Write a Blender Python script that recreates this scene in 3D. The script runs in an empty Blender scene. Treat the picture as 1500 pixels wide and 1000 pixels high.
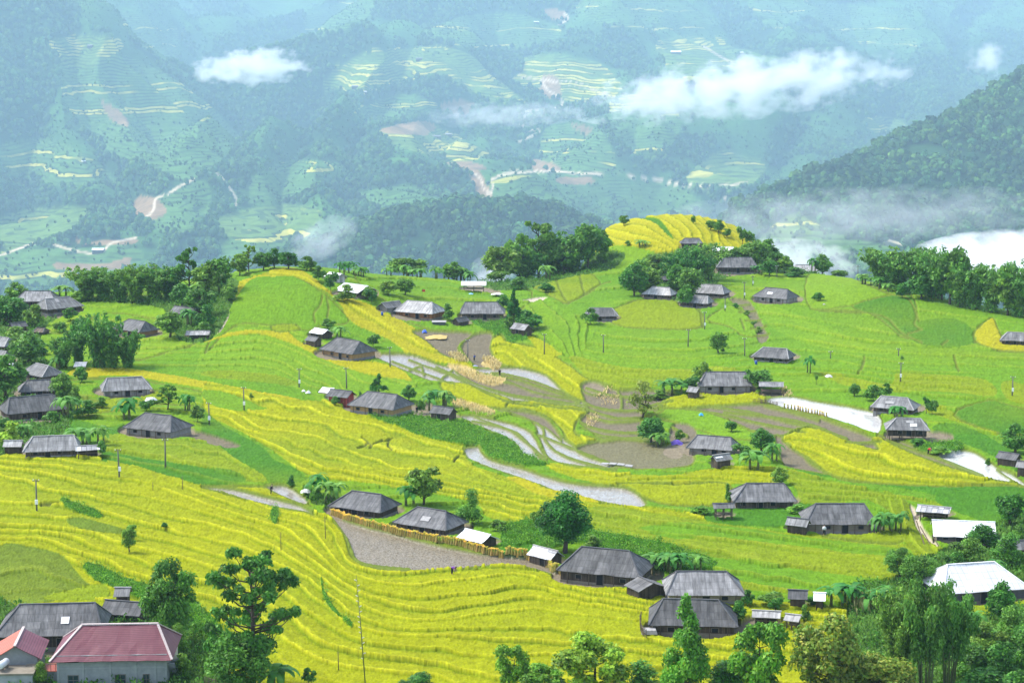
import bpy, bmesh, math, random
import numpy as np
from mathutils import Vector, Matrix

# ---------------------------------------------------------------- camera, sky, sun, exposure
S = bpy.context.scene
COL = S.collection
R_ = math.radians
PITCH = R_(9.0); F = 2800.0                      # focal length in photo pixels (1500 wide)
cam_d = bpy.data.cameras.new('camera'); cam = bpy.data.objects.new('camera', cam_d); COL.objects.link(cam)
cam_d.sensor_width = 36.0; cam_d.lens = 36.0*F/1500.0
cam_d.clip_start = 0.5; cam_d.clip_end = 60000
cam.location = (0, 0, 0); cam.rotation_euler = (R_(90)-PITCH, 0, 0)
S.camera = cam
SUN_EL, SUN_AZ = R_(52), R_(-68)                 # azimuth from +Y (into the view) towards +X
W = bpy.data.worlds.new("World"); S.world = W; W.use_nodes = True
wn = W.node_tree
for n in list(wn.nodes): wn.nodes.remove(n)
wo = wn.nodes.new('ShaderNodeOutputWorld'); wb = wn.nodes.new('ShaderNodeBackground'); ws = wn.nodes.new('ShaderNodeTexSky')
ws.sky_type = 'NISHITA'; ws.sun_disc = False; ws.sun_elevation = SUN_EL; ws.sun_rotation = SUN_AZ
ws.air_density = 1.0; ws.dust_density = 2.5; ws.ozone_density = 1.0; ws.altitude = 900
wb.inputs['Strength'].default_value = 0.125
wh = wn.nodes.new('ShaderNodeHueSaturation'); wh.inputs['Saturation'].default_value = 0.72
wn.links.new(ws.outputs[0], wh.inputs['Color']); wn.links.new(wh.outputs[0], wb.inputs[0]); wn.links.new(wb.outputs[0], wo.inputs[0])
sl = bpy.data.lights.new('sun', 'SUN'); so = bpy.data.objects.new('sun', sl); COL.objects.link(so)
sl.energy = 1.5; sl.angle = R_(17); sl.color = (1.0, 0.95, 0.86)
sd = Vector((math.sin(SUN_AZ)*math.cos(SUN_EL), math.cos(SUN_AZ)*math.cos(SUN_EL), math.sin(SUN_EL)))
so.rotation_euler = sd.to_track_quat('Z', 'Y').to_euler(); so.location = (0, 0, 200)
S.view_settings.view_transform = 'Standard'; S.view_settings.look = 'None'
S.view_settings.exposure = 1.84; S.view_settings.gamma = 1.0
S.cycles.use_denoising = True
S.cycles.max_bounces = 8; S.cycles.diffuse_bounces = 3; S.cycles.glossy_bounces = 2
S.cycles.transmission_bounces = 2; S.cycles.volume_bounces = 5; S.cycles.transparent_max_bounces = 4
S.cycles.sample_clamp_indirect = 6.0
S.cycles.volume_max_steps = 128; S.cycles.volume_step_rate = 1.0

rng = np.random.default_rng(7); random.seed(7)

# ---------------------------------------------------------------- helpers
def ray(px, py):
    x = (np.asarray(px, float)-750)/F; v = (500-np.asarray(py, float))/F
    return x, math.cos(PITCH)+v*math.sin(PITCH), -math.sin(PITCH)+v*math.cos(PITCH)
def at_y(px, py, Y):
    x, y, z = ray(px, py); s = Y/y
    return np.array([x*s, Y+0*x, z*s])
def project(x, y, z):
    d = y*math.cos(PITCH)-z*math.sin(PITCH); u = y*math.sin(PITCH)+z*math.cos(PITCH)
    d = np.maximum(d, 1e-3)
    return 750+F*x/d, 500-F*u/d
_perm = np.random.default_rng(3).random((256, 256))
def vnoise(x, y):
    xi = np.floor(x).astype(int); yi = np.floor(y).astype(int); fx = x-xi; fy = y-yi
    fx = fx*fx*(3-2*fx); fy = fy*fy*(3-2*fy)
    a = _perm[xi & 255, yi & 255]; b = _perm[(xi+1) & 255, yi & 255]
    c = _perm[xi & 255, (yi+1) & 255]; d = _perm[(xi+1) & 255, (yi+1) & 255]
    return (a*(1-fx)+b*fx)*(1-fy)+(c*(1-fx)+d*fx)*fy
def fbm(x, y, o=4):
    t = 0; a = 0.5
    for k in range(o):
        t = t+a*(vnoise(x*2**k+17*k, y*2**k-31*k)-0.5)*2; a *= 0.5
    return t
def sstep(a, b, x):
    t = np.clip((x-a)/(b-a), 0, 1); return t*t*(3-2*t)
def smooth_line(p, closed=False, n=5):
    p = np.array(p, float)
    if len(p) < 3: return p
    if closed: q = np.vstack([p[-1], p, p[0], p[1]])
    else: q = np.vstack([2*p[0]-p[1], p, 2*p[-1]-p[-2]])
    out = []
    for i in range(1, len(q)-2):
        for t in np.linspace(0, 1, n, endpoint=False):
            a, b, c, d = q[i-1], q[i], q[i+1], q[i+2]
            out.append(0.5*((2*b)+(c-a)*t+(2*a-5*b+4*c-d)*t*t+(3*b-a-3*c+d)*t**3))
    if not closed: out.append(p[-1])
    return np.array(out)
def in_poly(px, py, P):
    r = np.zeros(px.shape, bool); n = len(P)
    for i in range(n):
        x0, y0 = P[i]; x1, y1 = P[(i+1) % n]
        if y0 == y1: continue
        c = ((y0 > py) != (y1 > py)) & (px < (x1-x0)*(py-y0)/(y1-y0)+x0)
        r ^= c
    return r
def seg_dist(px, py, P):
    d = np.full(px.shape, 1e9)
    for i in range(len(P)-1):
        x0, y0 = P[i]; dx, dy = P[i+1]-P[i]; L = dx*dx+dy*dy+1e-9
        t = np.clip(((px-x0)*dx+(py-y0)*dy)/L, 0, 1)
        d = np.minimum(d, (px-x0-t*dx)**2+(py-y0-t*dy)**2)
    return np.sqrt(d)
class TPS:
    def __init__(s, P, v, reg=0.0):
        s.P = np.array(P, float); v = np.array(v, float); n = len(s.P)
        s.c = s.P.mean(0); s.k = s.P.std(0).max()
        p = (s.P-s.c)/s.k; s.p = p
        K = s.phi(np.linalg.norm(p[:, None]-p[None], axis=2))+reg*np.eye(n)
        A = np.zeros((n+3, n+3)); A[:n, :n] = K; A[:n, n] = 1; A[:n, n+1:] = p; A[n, :n] = 1; A[n+1:, :n] = p.T
        s.w = np.linalg.solve(A, np.concatenate([v, np.zeros(3)]))
    @staticmethod
    def phi(r): return np.where(r > 0, r*r*np.log(np.maximum(r, 1e-12)), 0)
    def __call__(s, x, y):
        sh = np.shape(x); q = (np.stack([np.ravel(x), np.ravel(y)], 1)-s.c)/s.k; n = len(s.p)
        out = np.empty(len(q))
        for i in range(0, len(q), 40000):
            c = q[i:i+40000]
            r2 = (c[:, None, 0]-s.p[None, :, 0])**2+(c[:, None, 1]-s.p[None, :, 1])**2
            out[i:i+40000] = (0.5*r2*np.log(np.maximum(r2, 1e-20)))@s.w[:n]+s.w[n]+c@s.w[n+1:]
        return out.reshape(sh)
def tag(o, label=None, cat=None, group=None, kind=None):
    if label: o['label'] = label
    if cat: o['category'] = cat
    if group: o['group'] = group
    if kind: o['kind'] = kind
    return o
def grid_mesh(name, X, Y, Z, attrs, mat):
    r, c = X.shape; me = bpy.data.meshes.new(name)
    me.vertices.add(r*c); me.vertices.foreach_set('co', np.stack([X, Y, Z], 2).astype(np.float32).ravel())
    i = np.arange(r*c).reshape(r, c)
    q = np.stack([i[:-1, :-1], i[:-1, 1:], i[1:, 1:], i[1:, :-1]], 2).reshape(-1, 4)
    me.loops.add(q.size); me.loops.foreach_set('vertex_index', q.ravel().astype(np.int32))
    me.polygons.add(len(q)); me.polygons.foreach_set('loop_start', np.arange(0, q.size, 4, dtype=np.int32))
    me.polygons.foreach_set('use_smooth', np.ones(len(q), bool))
    for nm, a in attrs.items():
        at = me.attributes.new(nm, 'FLOAT_COLOR', 'POINT')
        b = np.ones((r*c, 4), np.float32); b[:, :3] = a.reshape(-1, 3)
        at.data.foreach_set('color', b.ravel())
    me.update(); me.materials.append(mat)
    o = bpy.data.objects.new(name, me); COL.objects.link(o)
    return o
def polys_mesh(name, V, Fq, cols=None, mats=(), smooth=False, mi=None):
    """V (n,3), Fq (m,4) quads or list of faces; cols per vertex."""
    me = bpy.data.meshes.new(name)
    if isinstance(Fq, np.ndarray):
        k = Fq.shape[1]
        me.vertices.add(len(V)); me.vertices.foreach_set('co', np.asarray(V, np.float32).ravel())
        me.loops.add(Fq.size); me.loops.foreach_set('vertex_index', Fq.ravel().astype(np.int32))
        me.polygons.add(len(Fq)); me.polygons.foreach_set('loop_start', np.arange(0, Fq.size, k, dtype=np.int32))
    else:
        me.from_pydata([tuple(v) for v in V], [], [tuple(f) for f in Fq])
    if smooth: me.polygons.foreach_set('use_smooth', np.ones(len(me.polygons), bool))
    if cols is not None:
        a = me.attributes.new('Col', 'FLOAT_COLOR', 'POINT'); b = np.ones((len(V), 4), np.float32); b[:, :3] = cols
        a.data.foreach_set('color', b.ravel())
    for m in mats: me.materials.append(m)
    me.update(); me.validate()
    return me

# ---------------------------------------------------------------- materials
class NT:
    def __init__(s, name):
        s.m = bpy.data.materials.new(name); s.m.use_nodes = True; s.t = s.m.node_tree
        for n in list(s.t.nodes): s.t.nodes.remove(n)
        s.out = s.n('ShaderNodeOutputMaterial')
    def n(s, typ, **kw):
        n = s.t.nodes.new(typ)
        for k, v in kw.items(): setattr(n, k, v)
        return n
    def l(s, a, b): s.t.links.new(a, b)
    def bsdf(s, rough=0.9, spec=0.2):
        b = s.n('ShaderNodeBsdfPrincipled'); b.inputs['Roughness'].default_value = rough
        b.inputs['Specular IOR Level'].default_value = spec
        s.l(b.outputs[0], s.out.inputs['Surface']); return b
    def attr(s, nm): return s.n('ShaderNodeAttribute', attribute_name=nm)
    def noise(s, vec, scale, detail=3, rough=0.55):
        n = s.n('ShaderNodeTexNoise'); n.inputs['Scale'].default_value = scale; n.inputs['Detail'].default_value = detail
        n.inputs['Roughness'].default_value = rough
        if vec is not None: s.l(vec, n.inputs['Vector'])
        return n.outputs['Fac']
    def mapr(s, v, a, b, c, d):
        n = s.n('ShaderNodeMapRange'); s.l(v, n.inputs[0])
        for i, q in enumerate((a, b, c, d)): n.inputs[i+1].default_value = q
        return n.outputs[0]
    def math(s, op, a, b=None, c=None):
        n = s.n('ShaderNodeMath', operation=op)
        for i, q in enumerate((a, b, c)):
            if q is None: continue
            if isinstance(q, (int, float)): n.inputs[i].default_value = q
            else: s.l(q, n.inputs[i])
        return n.outputs[0]
    def mix(s, f, a, b, typ='MIX'):
        n = s.n('ShaderNodeMix', data_type='RGBA', blend_type=typ)
        for k, q in ((0, f), (6, a), (7, b)):
            if isinstance(q, (int, float)): n.inputs[k].default_value = q
            elif isinstance(q, tuple): n.inputs[k].default_value = q+(1,) if len(q) == 3 else q
            else: s.l(q, n.inputs[k])
        return n.outputs[2]
    def scale(s, col, fac):
        n = s.n('ShaderNodeVectorMath', operation='SCALE'); s.l(col, n.inputs[0])
        if isinstance(fac, (int, float)): n.inputs['Scale'].default_value = fac
        else: s.l(fac, n.inputs['Scale'])
        return n.outputs[0]
HAZE_D = 0.000065
# ---------------------------------------------------------------- the near hillside with its rice terraces
CL = {  # crop colour (real albedo, except the flooded white with its painted sky reflection), crop height above the bare ground, wetness, roughness of the surface
    'Y': ((0.232, 0.254, 0.003), 0.75, 0, .14), 'YL': ((0.275, 0.262, 0.007), 0.75, 0, .12),
    'YG': ((0.160, 0.215, 0.006), 0.75, 0, .13), 'G': ((0.102, 0.212, 0.007), 0.70, 0, .11),
    'LG': ((0.130, 0.238, 0.008), 0.70, 0, .10), 'O': ((0.105, 0.150, 0.013), 0.75, 0, .14),
    'DG': ((0.036, 0.120, 0.006), 0.95, 0, .22), 'SG': ((0.048, 0.145, 0.008), 0.7, 0, .12),
    'B': ((0.140, 0.120, 0.078), 0.05, 0, .07), 'W': ((0.245, 0.22, 0.175), 0.03, 1, .06), 'WB': ((0.175, 0.145, 0.095), 0.03, 0.6, .07),
    'WW': ((0.46, 0.45, 0.43), 0.0, 2, .02), 'BO': ((0.135, 0.125, 0.055), 0.05, 0.25, .08),  # flooded paddies: the bright sky they mirror is painted into the white
    'P': ((0.42, 0.36, 0.27), 0.1, 0, .02), 'S': ((0.058, 0.125, 0.018), 0.4, 0, .5),
    'YD': ((0.185, 0.155, 0.105), 0.0, 0, .06), 'ST': ((0.38, 0.29, 0.11), 0.35, 0, .15),
}
KEYS = list(CL)
Z = []
def zone(cl, pts, fam=None, bund=1, smooth=True):
    p = np.array(pts, float).reshape(-1, 2)
    Z.append((cl, smooth_line(p, True, 4) if smooth else p, fam, bund))
# fields traced from the photograph in its pixels; they are laid on the hillside through the terrain itself
zone('G', [(520,405),(600,398),(700,415),(780,430),(740,470),(640,480),(560,440)], 'M')
zone('LG', [(290,600),(300,500),(350,482),(420,484),(470,500),(560,545),(610,560),(580,600),(480,600),(400,590)], 'D', 0)
zone('G', [(300,520),(345,440),(370,410),(420,405),(460,422),(490,447),(512,475),(470,480),(450,487),(400,480),(345,480)], None)
zone('YL', [(326,445),(345,420),(400,398),(432,395),(460,410),(480,427),(530,445),(570,463),(610,485),(640,503),(668,522),(694,540),(680,542),(640,533),(600,524),(585,512),(570,502),(540,487),(522,480),(510,468),(490,440),(455,418),(430,408),(400,408),(370,411),(350,432)], 'N', 0)
zone('YL', [(296,506),(340,491),(380,487),(420,490),(440,505),(480,520),(530,532),(580,541),(604,560),(590,560),(540,552),(480,533),(430,508),(380,493),(330,498)], None, 0)
zone('YG', [(400,480),(430,478),(440,486),(420,490),(402,488)], None)
zone('YG', [(300,548),(350,548),(410,555),(440,568),(400,570),(340,565),(300,560)], None, 0)
zone('G', [(150,545),(230,545),(320,558),(400,566),(450,580),(460,592),(420,588),(330,572),(240,556),(160,550)], None, 0)
zone('YL', [(98,552),(120,543),(180,543),(250,553),(300,563),(400,581),(450,592),(430,594),(330,577),(250,565),(180,555),(120,556)], None, 0)
zone('G', [(100,560),(180,558),(260,570),(330,585),(385,602),(330,602),(300,600),(250,596),(150,590),(110,580)], 'D')
zone('LG', [(60,478),(80,460),(130,443),(250,434),(268,452),(235,470),(160,462),(90,492)], 'D')
zone('LG', [(195,495),(290,495),(288,505),(260,515),(200,530)], 'D')
zone('YG', [(100,600),(160,588),(235,576),(240,590),(200,600),(120,612)], None)
# lower left and centre: the ripe terraces
zone('Y', [(0,660),(75,668),(150,675),(235,690),(280,712),(330,718),(380,727),(450,752),(488,762),(505,792),(525,828),(590,845),(680,838),(765,834),(830,855),(960,876),(1010,890),(1100,884),(1200,892),(1300,905),(1300,1010),(1300,1100),(0,1100),(0,900)], 'A', 0)
zone('O', [(0,806),(50,807),(85,815),(105,835),(118,850),(132,864),(152,868),(158,882),(90,884),(0,888)], 'A2', 0)
zone('YG', [(60,880),(110,868),(150,862),(160,872),(150,884),(100,886)], None, 0)
zone('DG', [(120,838),(135,832),(160,843),(200,857),(230,866),(290,895),(325,930),(335,975),(305,990),(280,950),(250,905),(215,888),(180,872),(140,858)], None, 0)
zone('DG', [(88,738),(112,744),(150,758),(142,765),(100,752)], None, 0)
zone('DG', [(395,760),(402,745),(408,760),(402,775)], None, 0)
zone('DG', [(470,850),(480,880),(500,910),(515,920),(512,925),(495,910),(478,890)], None, 0)
zone('O', [(98,768),(120,765),(150,773),(185,782),(190,788),(150,786),(110,778)], None, 0)
# middle left ripe slope
zone('Y', [(300,566),(345,573),(420,588),(470,590),(500,597),(540,612),(600,634),(640,647),(678,655),(682,675),(700,690),(740,703),(790,718),(830,730),(880,742),(950,748),(1070,770),(1070,790),(960,790),(880,780),(840,762),(800,778),(720,765),(690,740),(590,720),(480,706),(450,700),(420,680),(385,655),(340,630),(304,610)], 'C', 0)
zone('G', [(300,575),(340,582),(380,598),(390,603),(360,606),(330,605),(300,590)], None, 0)
zone('YG', [(150,643),(200,641),(250,647),(300,652),(340,664),(372,680),(393,700),(382,712),(320,702),(270,692),(240,680),(200,674),(150,662)], 'A3', 0)
zone('SG', [(150,664),(200,673),(250,681),(300,690),(350,698),(358,711),(300,716),(250,703),(190,688),(150,680)], 'A3', 0)
zone('Y', [(155,679),(190,686),(240,700),(275,712),(270,716),(220,706),(170,690)], None, 0)
zone('SG', [(300,610),(330,630),(380,657),(405,680),(430,690),(448,708),(400,714),(385,700),(350,680),(318,656),(296,642)], None, 0)
zone('B', [(262,640),(285,634),(312,640),(352,655),(336,661),(300,652)], None, 0)
zone('Y', [(312,716),(395,718),(420,722),(455,745),(440,742),(400,735),(350,725)], None)
zone('W', [(296,717),(340,719),(400,733),(440,744),(458,757),(440,752),(390,743),(330,727)], None)
zone('W', [(388,716),(412,713),(430,720),(450,735),(444,742),(412,729)], None)
zone('S', [(445,715),(490,735),(500,750),(470,745),(452,735)], None, 0)
zone('SG', [(10,612),(90,612),(150,630),(180,625),(185,640),(110,640),(30,632)], None, 0)
# bottom right
zone('YG', [(820,760),(880,748),(960,757),(1070,772),(1160,786),(1250,792),(1340,808),(1395,832),(1400,870),(1300,905),(1200,880),(1100,870),(1020,838),(960,812),(930,798),(850,790)], 'B', 0)
zone('G', [(935,778),(1000,772),(1100,780),(1160,790),(1250,800),(1340,812),(1350,822),(1250,815),(1160,806),(1100,800),(1040,792),(990,795)], 'B', 0)
zone('G', [(1000,812),(1050,820),(1100,826),(1160,836),(1240,848),(1310,858),(1300,880),(1200,872),(1100,862),(1040,842)], 'B', 0)
zone('SG', [(1070,745),(1180,740),(1180,755),(1160,775),(1080,775),(1030,765)], None, 0)
zone('SG', [(995,738),(1030,735),(1045,745),(1040,758),(1010,752)], None, 0)
zone('YG', [(1208,780),(1300,778),(1320,790),(1310,800),(1215,792)], None)
zone('YG', [(1300,725),(1335,745),(1350,775),(1375,805),(1398,830),(1370,838),(1340,820),(1318,790),(1310,760),(1270,735)], 'T', 0)
zone('Y', [(795,682),(850,687),(960,702),(1060,690),(1140,690),(1142,712),(1060,715),(960,720),(905,718),(830,702)], 'B', 0)
zone('Y', [(905,713),(985,714),(1062,712),(1072,742),(990,745),(950,735)], None)
zone('YG', [(1130,690),(1200,705),(1260,718),(1340,735),(1400,745),(1500,760),(1500,790),(1440,760),(1350,742),(1340,740),(1290,735),(1180,745),(1165,720)], 'B', 0)
zone('SG', [(1150,688),(1190,700),(1250,710),(1320,720),(1360,728),(1420,745),(1500,765),(1500,718),(1430,708),(1360,715),(1280,712),(1220,702)], None, 0)
zone('SG', [(1370,738),(1385,720),(1440,715),(1500,722),(1500,800),(1440,770),(1400,755)], None, 0)
zone('DG', [(740,780),(790,768),(850,775),(900,790),(960,800),(1040,825),(1040,838),(960,845),(900,820),(840,800),(780,820),(735,810)], None, 0)
# centre: harvested fields, wet stubble and water
zone('G', [(590,470),(640,472),(700,478),(720,490),(690,492),(640,488)], None)
zone('DG', [(690,470),(735,468),(760,485),(772,500),(745,504),(722,492),(700,482)], None, 0)
zone('B', [(604,487),(640,486),(690,490),(676,503),(672,515),(692,532),(650,522),(625,502)], None)
zone('B', [(692,492),(721,491),(719,515),(738,543),(718,548),(690,532),(676,510)], None)
zone('W', [(548,522),(600,522),(650,538),(690,543),(740,540),(792,546),(832,580),(868,593),(870,606),(790,598),(740,592),(700,580),(660,562),(630,560),(600,548),(572,536)], None)
zone('B', [(668,545),(740,562),(800,572),(850,592),(800,592),(740,580),(700,566)], None)
zone('BO', [(720,548),(770,556),(820,575),(840,588),(780,575)], None)
zone('Y', [(722,498),(735,494),(746,505),(790,512),(830,535),(852,552),(870,562),(862,578),(862,592),(830,580),(800,552),(760,541),(735,537),(719,515)], 'N', 1)
zone('Y', [(770,495),(790,500),(815,515),(825,523),(805,524),(790,515)], None, 0)
zone('YG', [(835,523),(900,540),(980,545),(1050,540),(1090,552),(985,562),(945,576),(900,572),(870,560),(850,548)], 'M', 0)
zone('Y', [(648,562),(680,564),(712,575),(752,590),(745,602),(700,597),(665,584),(648,574)], None)
zone('Y', [(752,590),(800,594),(855,600),(862,610),(845,620),(842,638),(874,645),(852,659),(832,650),(820,630),(800,611),(770,602),(743,602)], 'N')
zone('ST', [(662,586),(690,592),(722,602),(722,608),(690,603),(665,595)], None, 0)
zone('ST', [(700,545),(740,556),(722,566),(690,555),(655,538),(680,538)], None, 0)
zone('ST', [(720,525),(735,535),(728,543),(705,535)], None, 0)
zone('W', [(728,604),(762,602),(792,611),(815,635),(840,656),(880,673),(940,686),(900,688),(840,684),(805,674),(790,645),(782,625),(765,613)], None)
zone('B', [(738,602),(790,609),(812,628),(822,648),(800,630),(770,614)], None)
zone('W', [(672,612),(692,611),(722,620),(752,632),(768,646),(792,673),(784,676),(764,668),(758,655),(738,642),(700,626)], None)
zone('W', [(688,609),(735,619),(772,632),(784,645),(790,658),(802,676),(794,676),(774,652),(758,637),(728,625)], None)
zone('B', [(852,566),(872,560),(905,573),(938,574),(985,578),(985,586),(965,596),(962,605),(945,608),(940,628),(960,650),(890,648),(850,622),(862,605),(858,590)], None)
zone('YD', [(852,566),(868,560),(890,570),(880,580),(860,578)], None)
zone('BO', [(842,661),(866,650),(900,645),(960,651),(1012,665),(1015,682),(985,688),(930,690),(880,678)], None)
zone('DG', [(498,594),(560,609),(620,611),(670,621),(722,640),(748,650),(765,668),(792,680),(805,686),(762,688),(722,677),(700,660),(640,651),(600,637),(560,622)], None, 0)
zone('W', [(680,660),(700,657),(706,666),(722,677),(762,688),(800,701),(850,712),(920,719),(946,740),(932,747),(880,739),(830,729),(790,713),(740,696),(700,681),(684,673)], None)
zone('YL', [(742,706),(760,704),(800,720),(840,728),(880,742),(830,738),(795,732),(765,718)], None, 0)
zone('WB', [(484,755),(520,769),(580,784),(640,799),(700,811),(760,815),(800,828),(818,848),(765,834),(715,832),(680,836),(640,839),(600,840),(590,843),(540,836),(520,823),(505,790),(490,768)], None)
zone('SG', [(720,812),(760,805),(790,800),(775,818),(745,818)], None, 0)
# right
zone('Y', [(968,596),(985,584),(1040,577),(1095,574),(1112,580),(1142,594),(1100,599),(1040,597),(1000,602)], None)
zone('B', [(985,604),(1040,598),(1120,594),(1180,608),(1240,628),(1292,650),(1280,662),(1240,652),(1200,632),(1170,630),(1140,642),(1100,632),(1050,612)], None)
zone('LG', [(962,606),(985,602),(1040,608),(1100,635),(1130,650),(1060,645),(1000,625),(965,616)], None)
zone('B', [(1136,640),(1160,650),(1185,680),(1215,697),(1190,694),(1150,685),(1140,660)], None)
zone('B', [(985,625),(1010,625),(1020,640),(1005,660),(980,650)], None, 0)
zone('WW', [(1120,588),(1150,582),(1200,591),(1250,600),(1289,611),(1286,637),(1250,626),(1200,611),(1145,599)], None)
zone('Y', [(1148,642),(1188,627),(1222,640),(1262,656),(1286,662),(1277,645),(1300,647),(1350,670),(1400,689),(1480,709),(1560,715),(1560,722),(1480,716),(1400,716),(1330,714),(1260,710),(1220,702),(1182,674),(1155,655)], 'E')
zone('B', [(1285,640),(1320,648),(1370,668),(1440,698),(1430,700),(1370,680),(1310,655)], None)
zone('WW', [(1372,668),(1410,662),(1442,674),(1483,709),(1440,702),(1400,686)], None)
zone('WW', [(1404,642),(1440,654),(1462,668),(1450,668),(1428,658)], None)
zone('WW', [(1460,691),(1480,696),(1500,710),(1500,716),(1482,706)], None)
zone('DG', [(1340,655),(1380,650),(1408,655),(1405,664),(1370,666),(1345,662)], None, 0)
zone('SG', [(1365,632),(1400,650),(1450,670),(1500,700),(1500,680),(1440,640),(1395,625)], None, 0)
zone('YG', [(1352,605),(1400,622),(1470,645),(1500,655),(1500,640),(1440,628),(1380,600)], 'M', 0)
zone('SG', [(1398,612),(1446,589),(1500,603),(1560,610),(1560,645),(1500,640),(1470,640)], None)
zone('YL', [(1436,478),(1454,469),(1463,490),(1472,500),(1500,505),(1560,508),(1560,522),(1500,518),(1460,515),(1432,505),(1427,490)], None)
zone('YG', [(1466,568),(1480,562),(1500,568),(1540,575),(1530,600),(1500,596),(1474,588)], None, 0)
zone('YL', [(868,378),(876,345),(900,322),(940,306),(1000,300),(1060,318),(1112,362),(1060,365),(1020,358),(990,368),(980,378),(960,372),(910,362)], 'H', 0)
zone('SG', [(930,322),(950,320),(968,325),(986,352),(976,346),(958,328)], None, 0)
zone('LG', [(880,372),(910,362),(960,372),(975,385),(930,395),(880,400)], None, 0)
zone('YG', [(782,422),(815,409),(835,443),(825,446),(800,432)], None)
zone('YG', [(816,409),(850,404),(856,432),(838,444),(828,440)], None)
zone('YG', [(850,404),(862,401),(880,418),(858,431)], None)
zone('YG', [(900,455),(960,440),(1020,455),(1028,480),(980,485),(900,478)], None)
zone('LG', [(1035,470),(1070,450),(1090,460),(1108,480),(1108,496),(1090,495),(1065,480)], None)
zone('BO', [(1066,440),(1095,442),(1110,462),(1120,485),(1126,500),(1112,504),(1104,480),(1090,456)], None, 0)
zone('G', [(770,455),(795,440),(850,470),(870,495),(850,520),(825,524),(800,500)], 'Q', 0)
zone('LG', [(1110,445),(1180,470),(1280,510),(1340,520),(1240,520),(1140,490)], 'M', 0)
zone('LG', [(1200,400),(1290,415),(1320,432),(1250,450),(1190,455),(1180,420)], None)
zone('SG', [(1250,450),(1330,434),(1345,470),(1355,500),(1320,495),(1290,470)], None)
zone('YG', [(1200,548),(1300,565),(1320,548),(1440,560),(1455,585),(1380,578),(1260,575)], 'M', 0)
zone('SG', [(1330,480),(1400,470),(1430,500),(1400,512),(1340,505)], None, 0)
zone('P', [(1333,744),(1340,748),(1350,770),(1358,786),(1374,803),(1364,803),(1346,782),(1339,765)], None, 0)
zone('P', [(310,492),(322,470),(330,452),(336,455),(334,472),(322,490)], None, 0)
zone('P', [(764,442),(790,437),(802,439),(780,444)], None, 0)
zone('YD', [(600,598),(632,592),(640,612),(612,614),(598,606)], None, 0)
zone('YD', [(680,412),(720,420),(735,432),(712,432),(690,426)], None, 0)
zone('YD', [(970,660),(1000,648),(1000,668),(985,672)], None, 0)
zone('YD', [(1365,635),(1395,640),(1390,652),(1350,648)], None, 0)
zone('YD', [(1090,912),(1120,905),(1110,930),(1095,938),(1080,932)], None, 0)
zone('YD', [(250,960),(270,970),(290,1010),(250,1010)], None, 0)
zone('S', [(-60,430),(60,430),(118,452),(70,478),(62,520),(100,560),(108,620),(60,655),(-60,660)], None, 0)
zone('S', [(100,445),(280,430),(345,410),(340,450),(310,500),(262,500),(240,455),(150,446)], None, 0)
zone('S', [(700,400),(900,370),(900,395),(830,410),(770,425),(720,425)], None, 0)
zone('S', [(1270,400),(1340,395),(1560,410),(1560,470),(1440,450),(1320,430)], None, 0)
zone('S', [(985,370),(1140,375),(1280,392),(1280,410),(1150,402),(1060,410),(1040,440),(960,440),(925,420),(930,390)], None, 0)
zone('S', [(1240,880),(1310,850),(1400,800),(1560,770),(1560,1100),(1290,1100)], None, 0)
zone('YG', [(1415,885),(1455,882),(1452,905),(1420,905)], None, 0)
zone('YG', [(1480,880),(1560,870),(1560,890),(1490,892)], None, 0)
zone('S', [(-40,880),(60,905),(250,905),(330,990),(330,1100),(-40,1100)], None, 0)
BUNDS = [  # grassy banks between the harvested fields
    [(600,530),(660,552),(720,582),(760,594),(860,604)], [(640,540),(700,566),(760,582),(860,597)], [(700,548),(750,556),(800,572),(850,592)],
    [(575,532),(640,556),(665,566)], [(600,545),(617,540),(622,552)], [(648,556),(664,545)],
    [(856,592),(880,600),(920,604),(975,598)], [(858,600),(900,614),(950,614),(972,606)], [(862,612),(900,620),(945,617)],
    [(852,622),(880,632),(920,636),(955,634)], [(850,630),(880,640),(920,644),(950,642)],
    [(690,618),(740,630),(770,650),(800,676)], [(1010,602),(1060,610),(1110,622),(1180,636)], [(1040,598),(1100,606),(1160,622),(1210,632)],
    [(505,790),(515,818),(540,832),(600,838)], [(1300,648),(1370,672),(1440,700)], [(1240,652),(1290,650)],
    [(790,640),(840,660),(900,684)], [(735,603),(790,625),(800,650),(830,672),(900,692)],
    [(1072,450),(1098,447)], [(1082,460),(1108,457)], [(1092,472),(1116,470)], [(1100,484),(1122,481)], [(1106,494),(1126,491)],
    [(860,571),(900,582),(940,586)], [(905,574),(912,590),(908,604)], [(940,606),(955,596),(985,590)], [(880,648),(920,644),(955,650)], [(985,628),(1005,640)],
    [(1060,606),(1120,612),(1180,622),(1240,645)], [(1120,596),(1160,606),(1200,618)],
    [(1250,410),(1300,432),(1330,440),(1342,465),(1340,478),(1350,486)], [(1200,457),(1290,465),(1320,490),(1350,505)], [(1330,492),(1350,485)],
    [(1256,552),(1262,540),(1268,528)], [(1398,525),(1405,548)], [(1380,508),(1388,502)], [(1024,452),(1029,482)], [(1085,470),(1090,485)],
    [(472,435),(468,450),(460,462),(462,475)], [(478,440),(481,455),(480,468)], [(815,412),(822,430),(828,443)], [(850,405),(856,432)], [(848,440),(880,420),(895,415)],
    [(1428,505),(1427,490),(1438,477)], [(1463,490),(1472,500)],
]
DARKB = [[(530,645),(545,658)], [(525,660),(540,655)], [(542,660),(560,648)], [(556,652),(575,645)],
         [(665,680),(672,672)], [(60,745),(85,742)], [(700,800),(705,804)], [(570,650),(568,658),(575,665)]]
FAM = {}
def fam(k, h, lip, G): FAM[k] = (G, h, lip)
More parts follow.
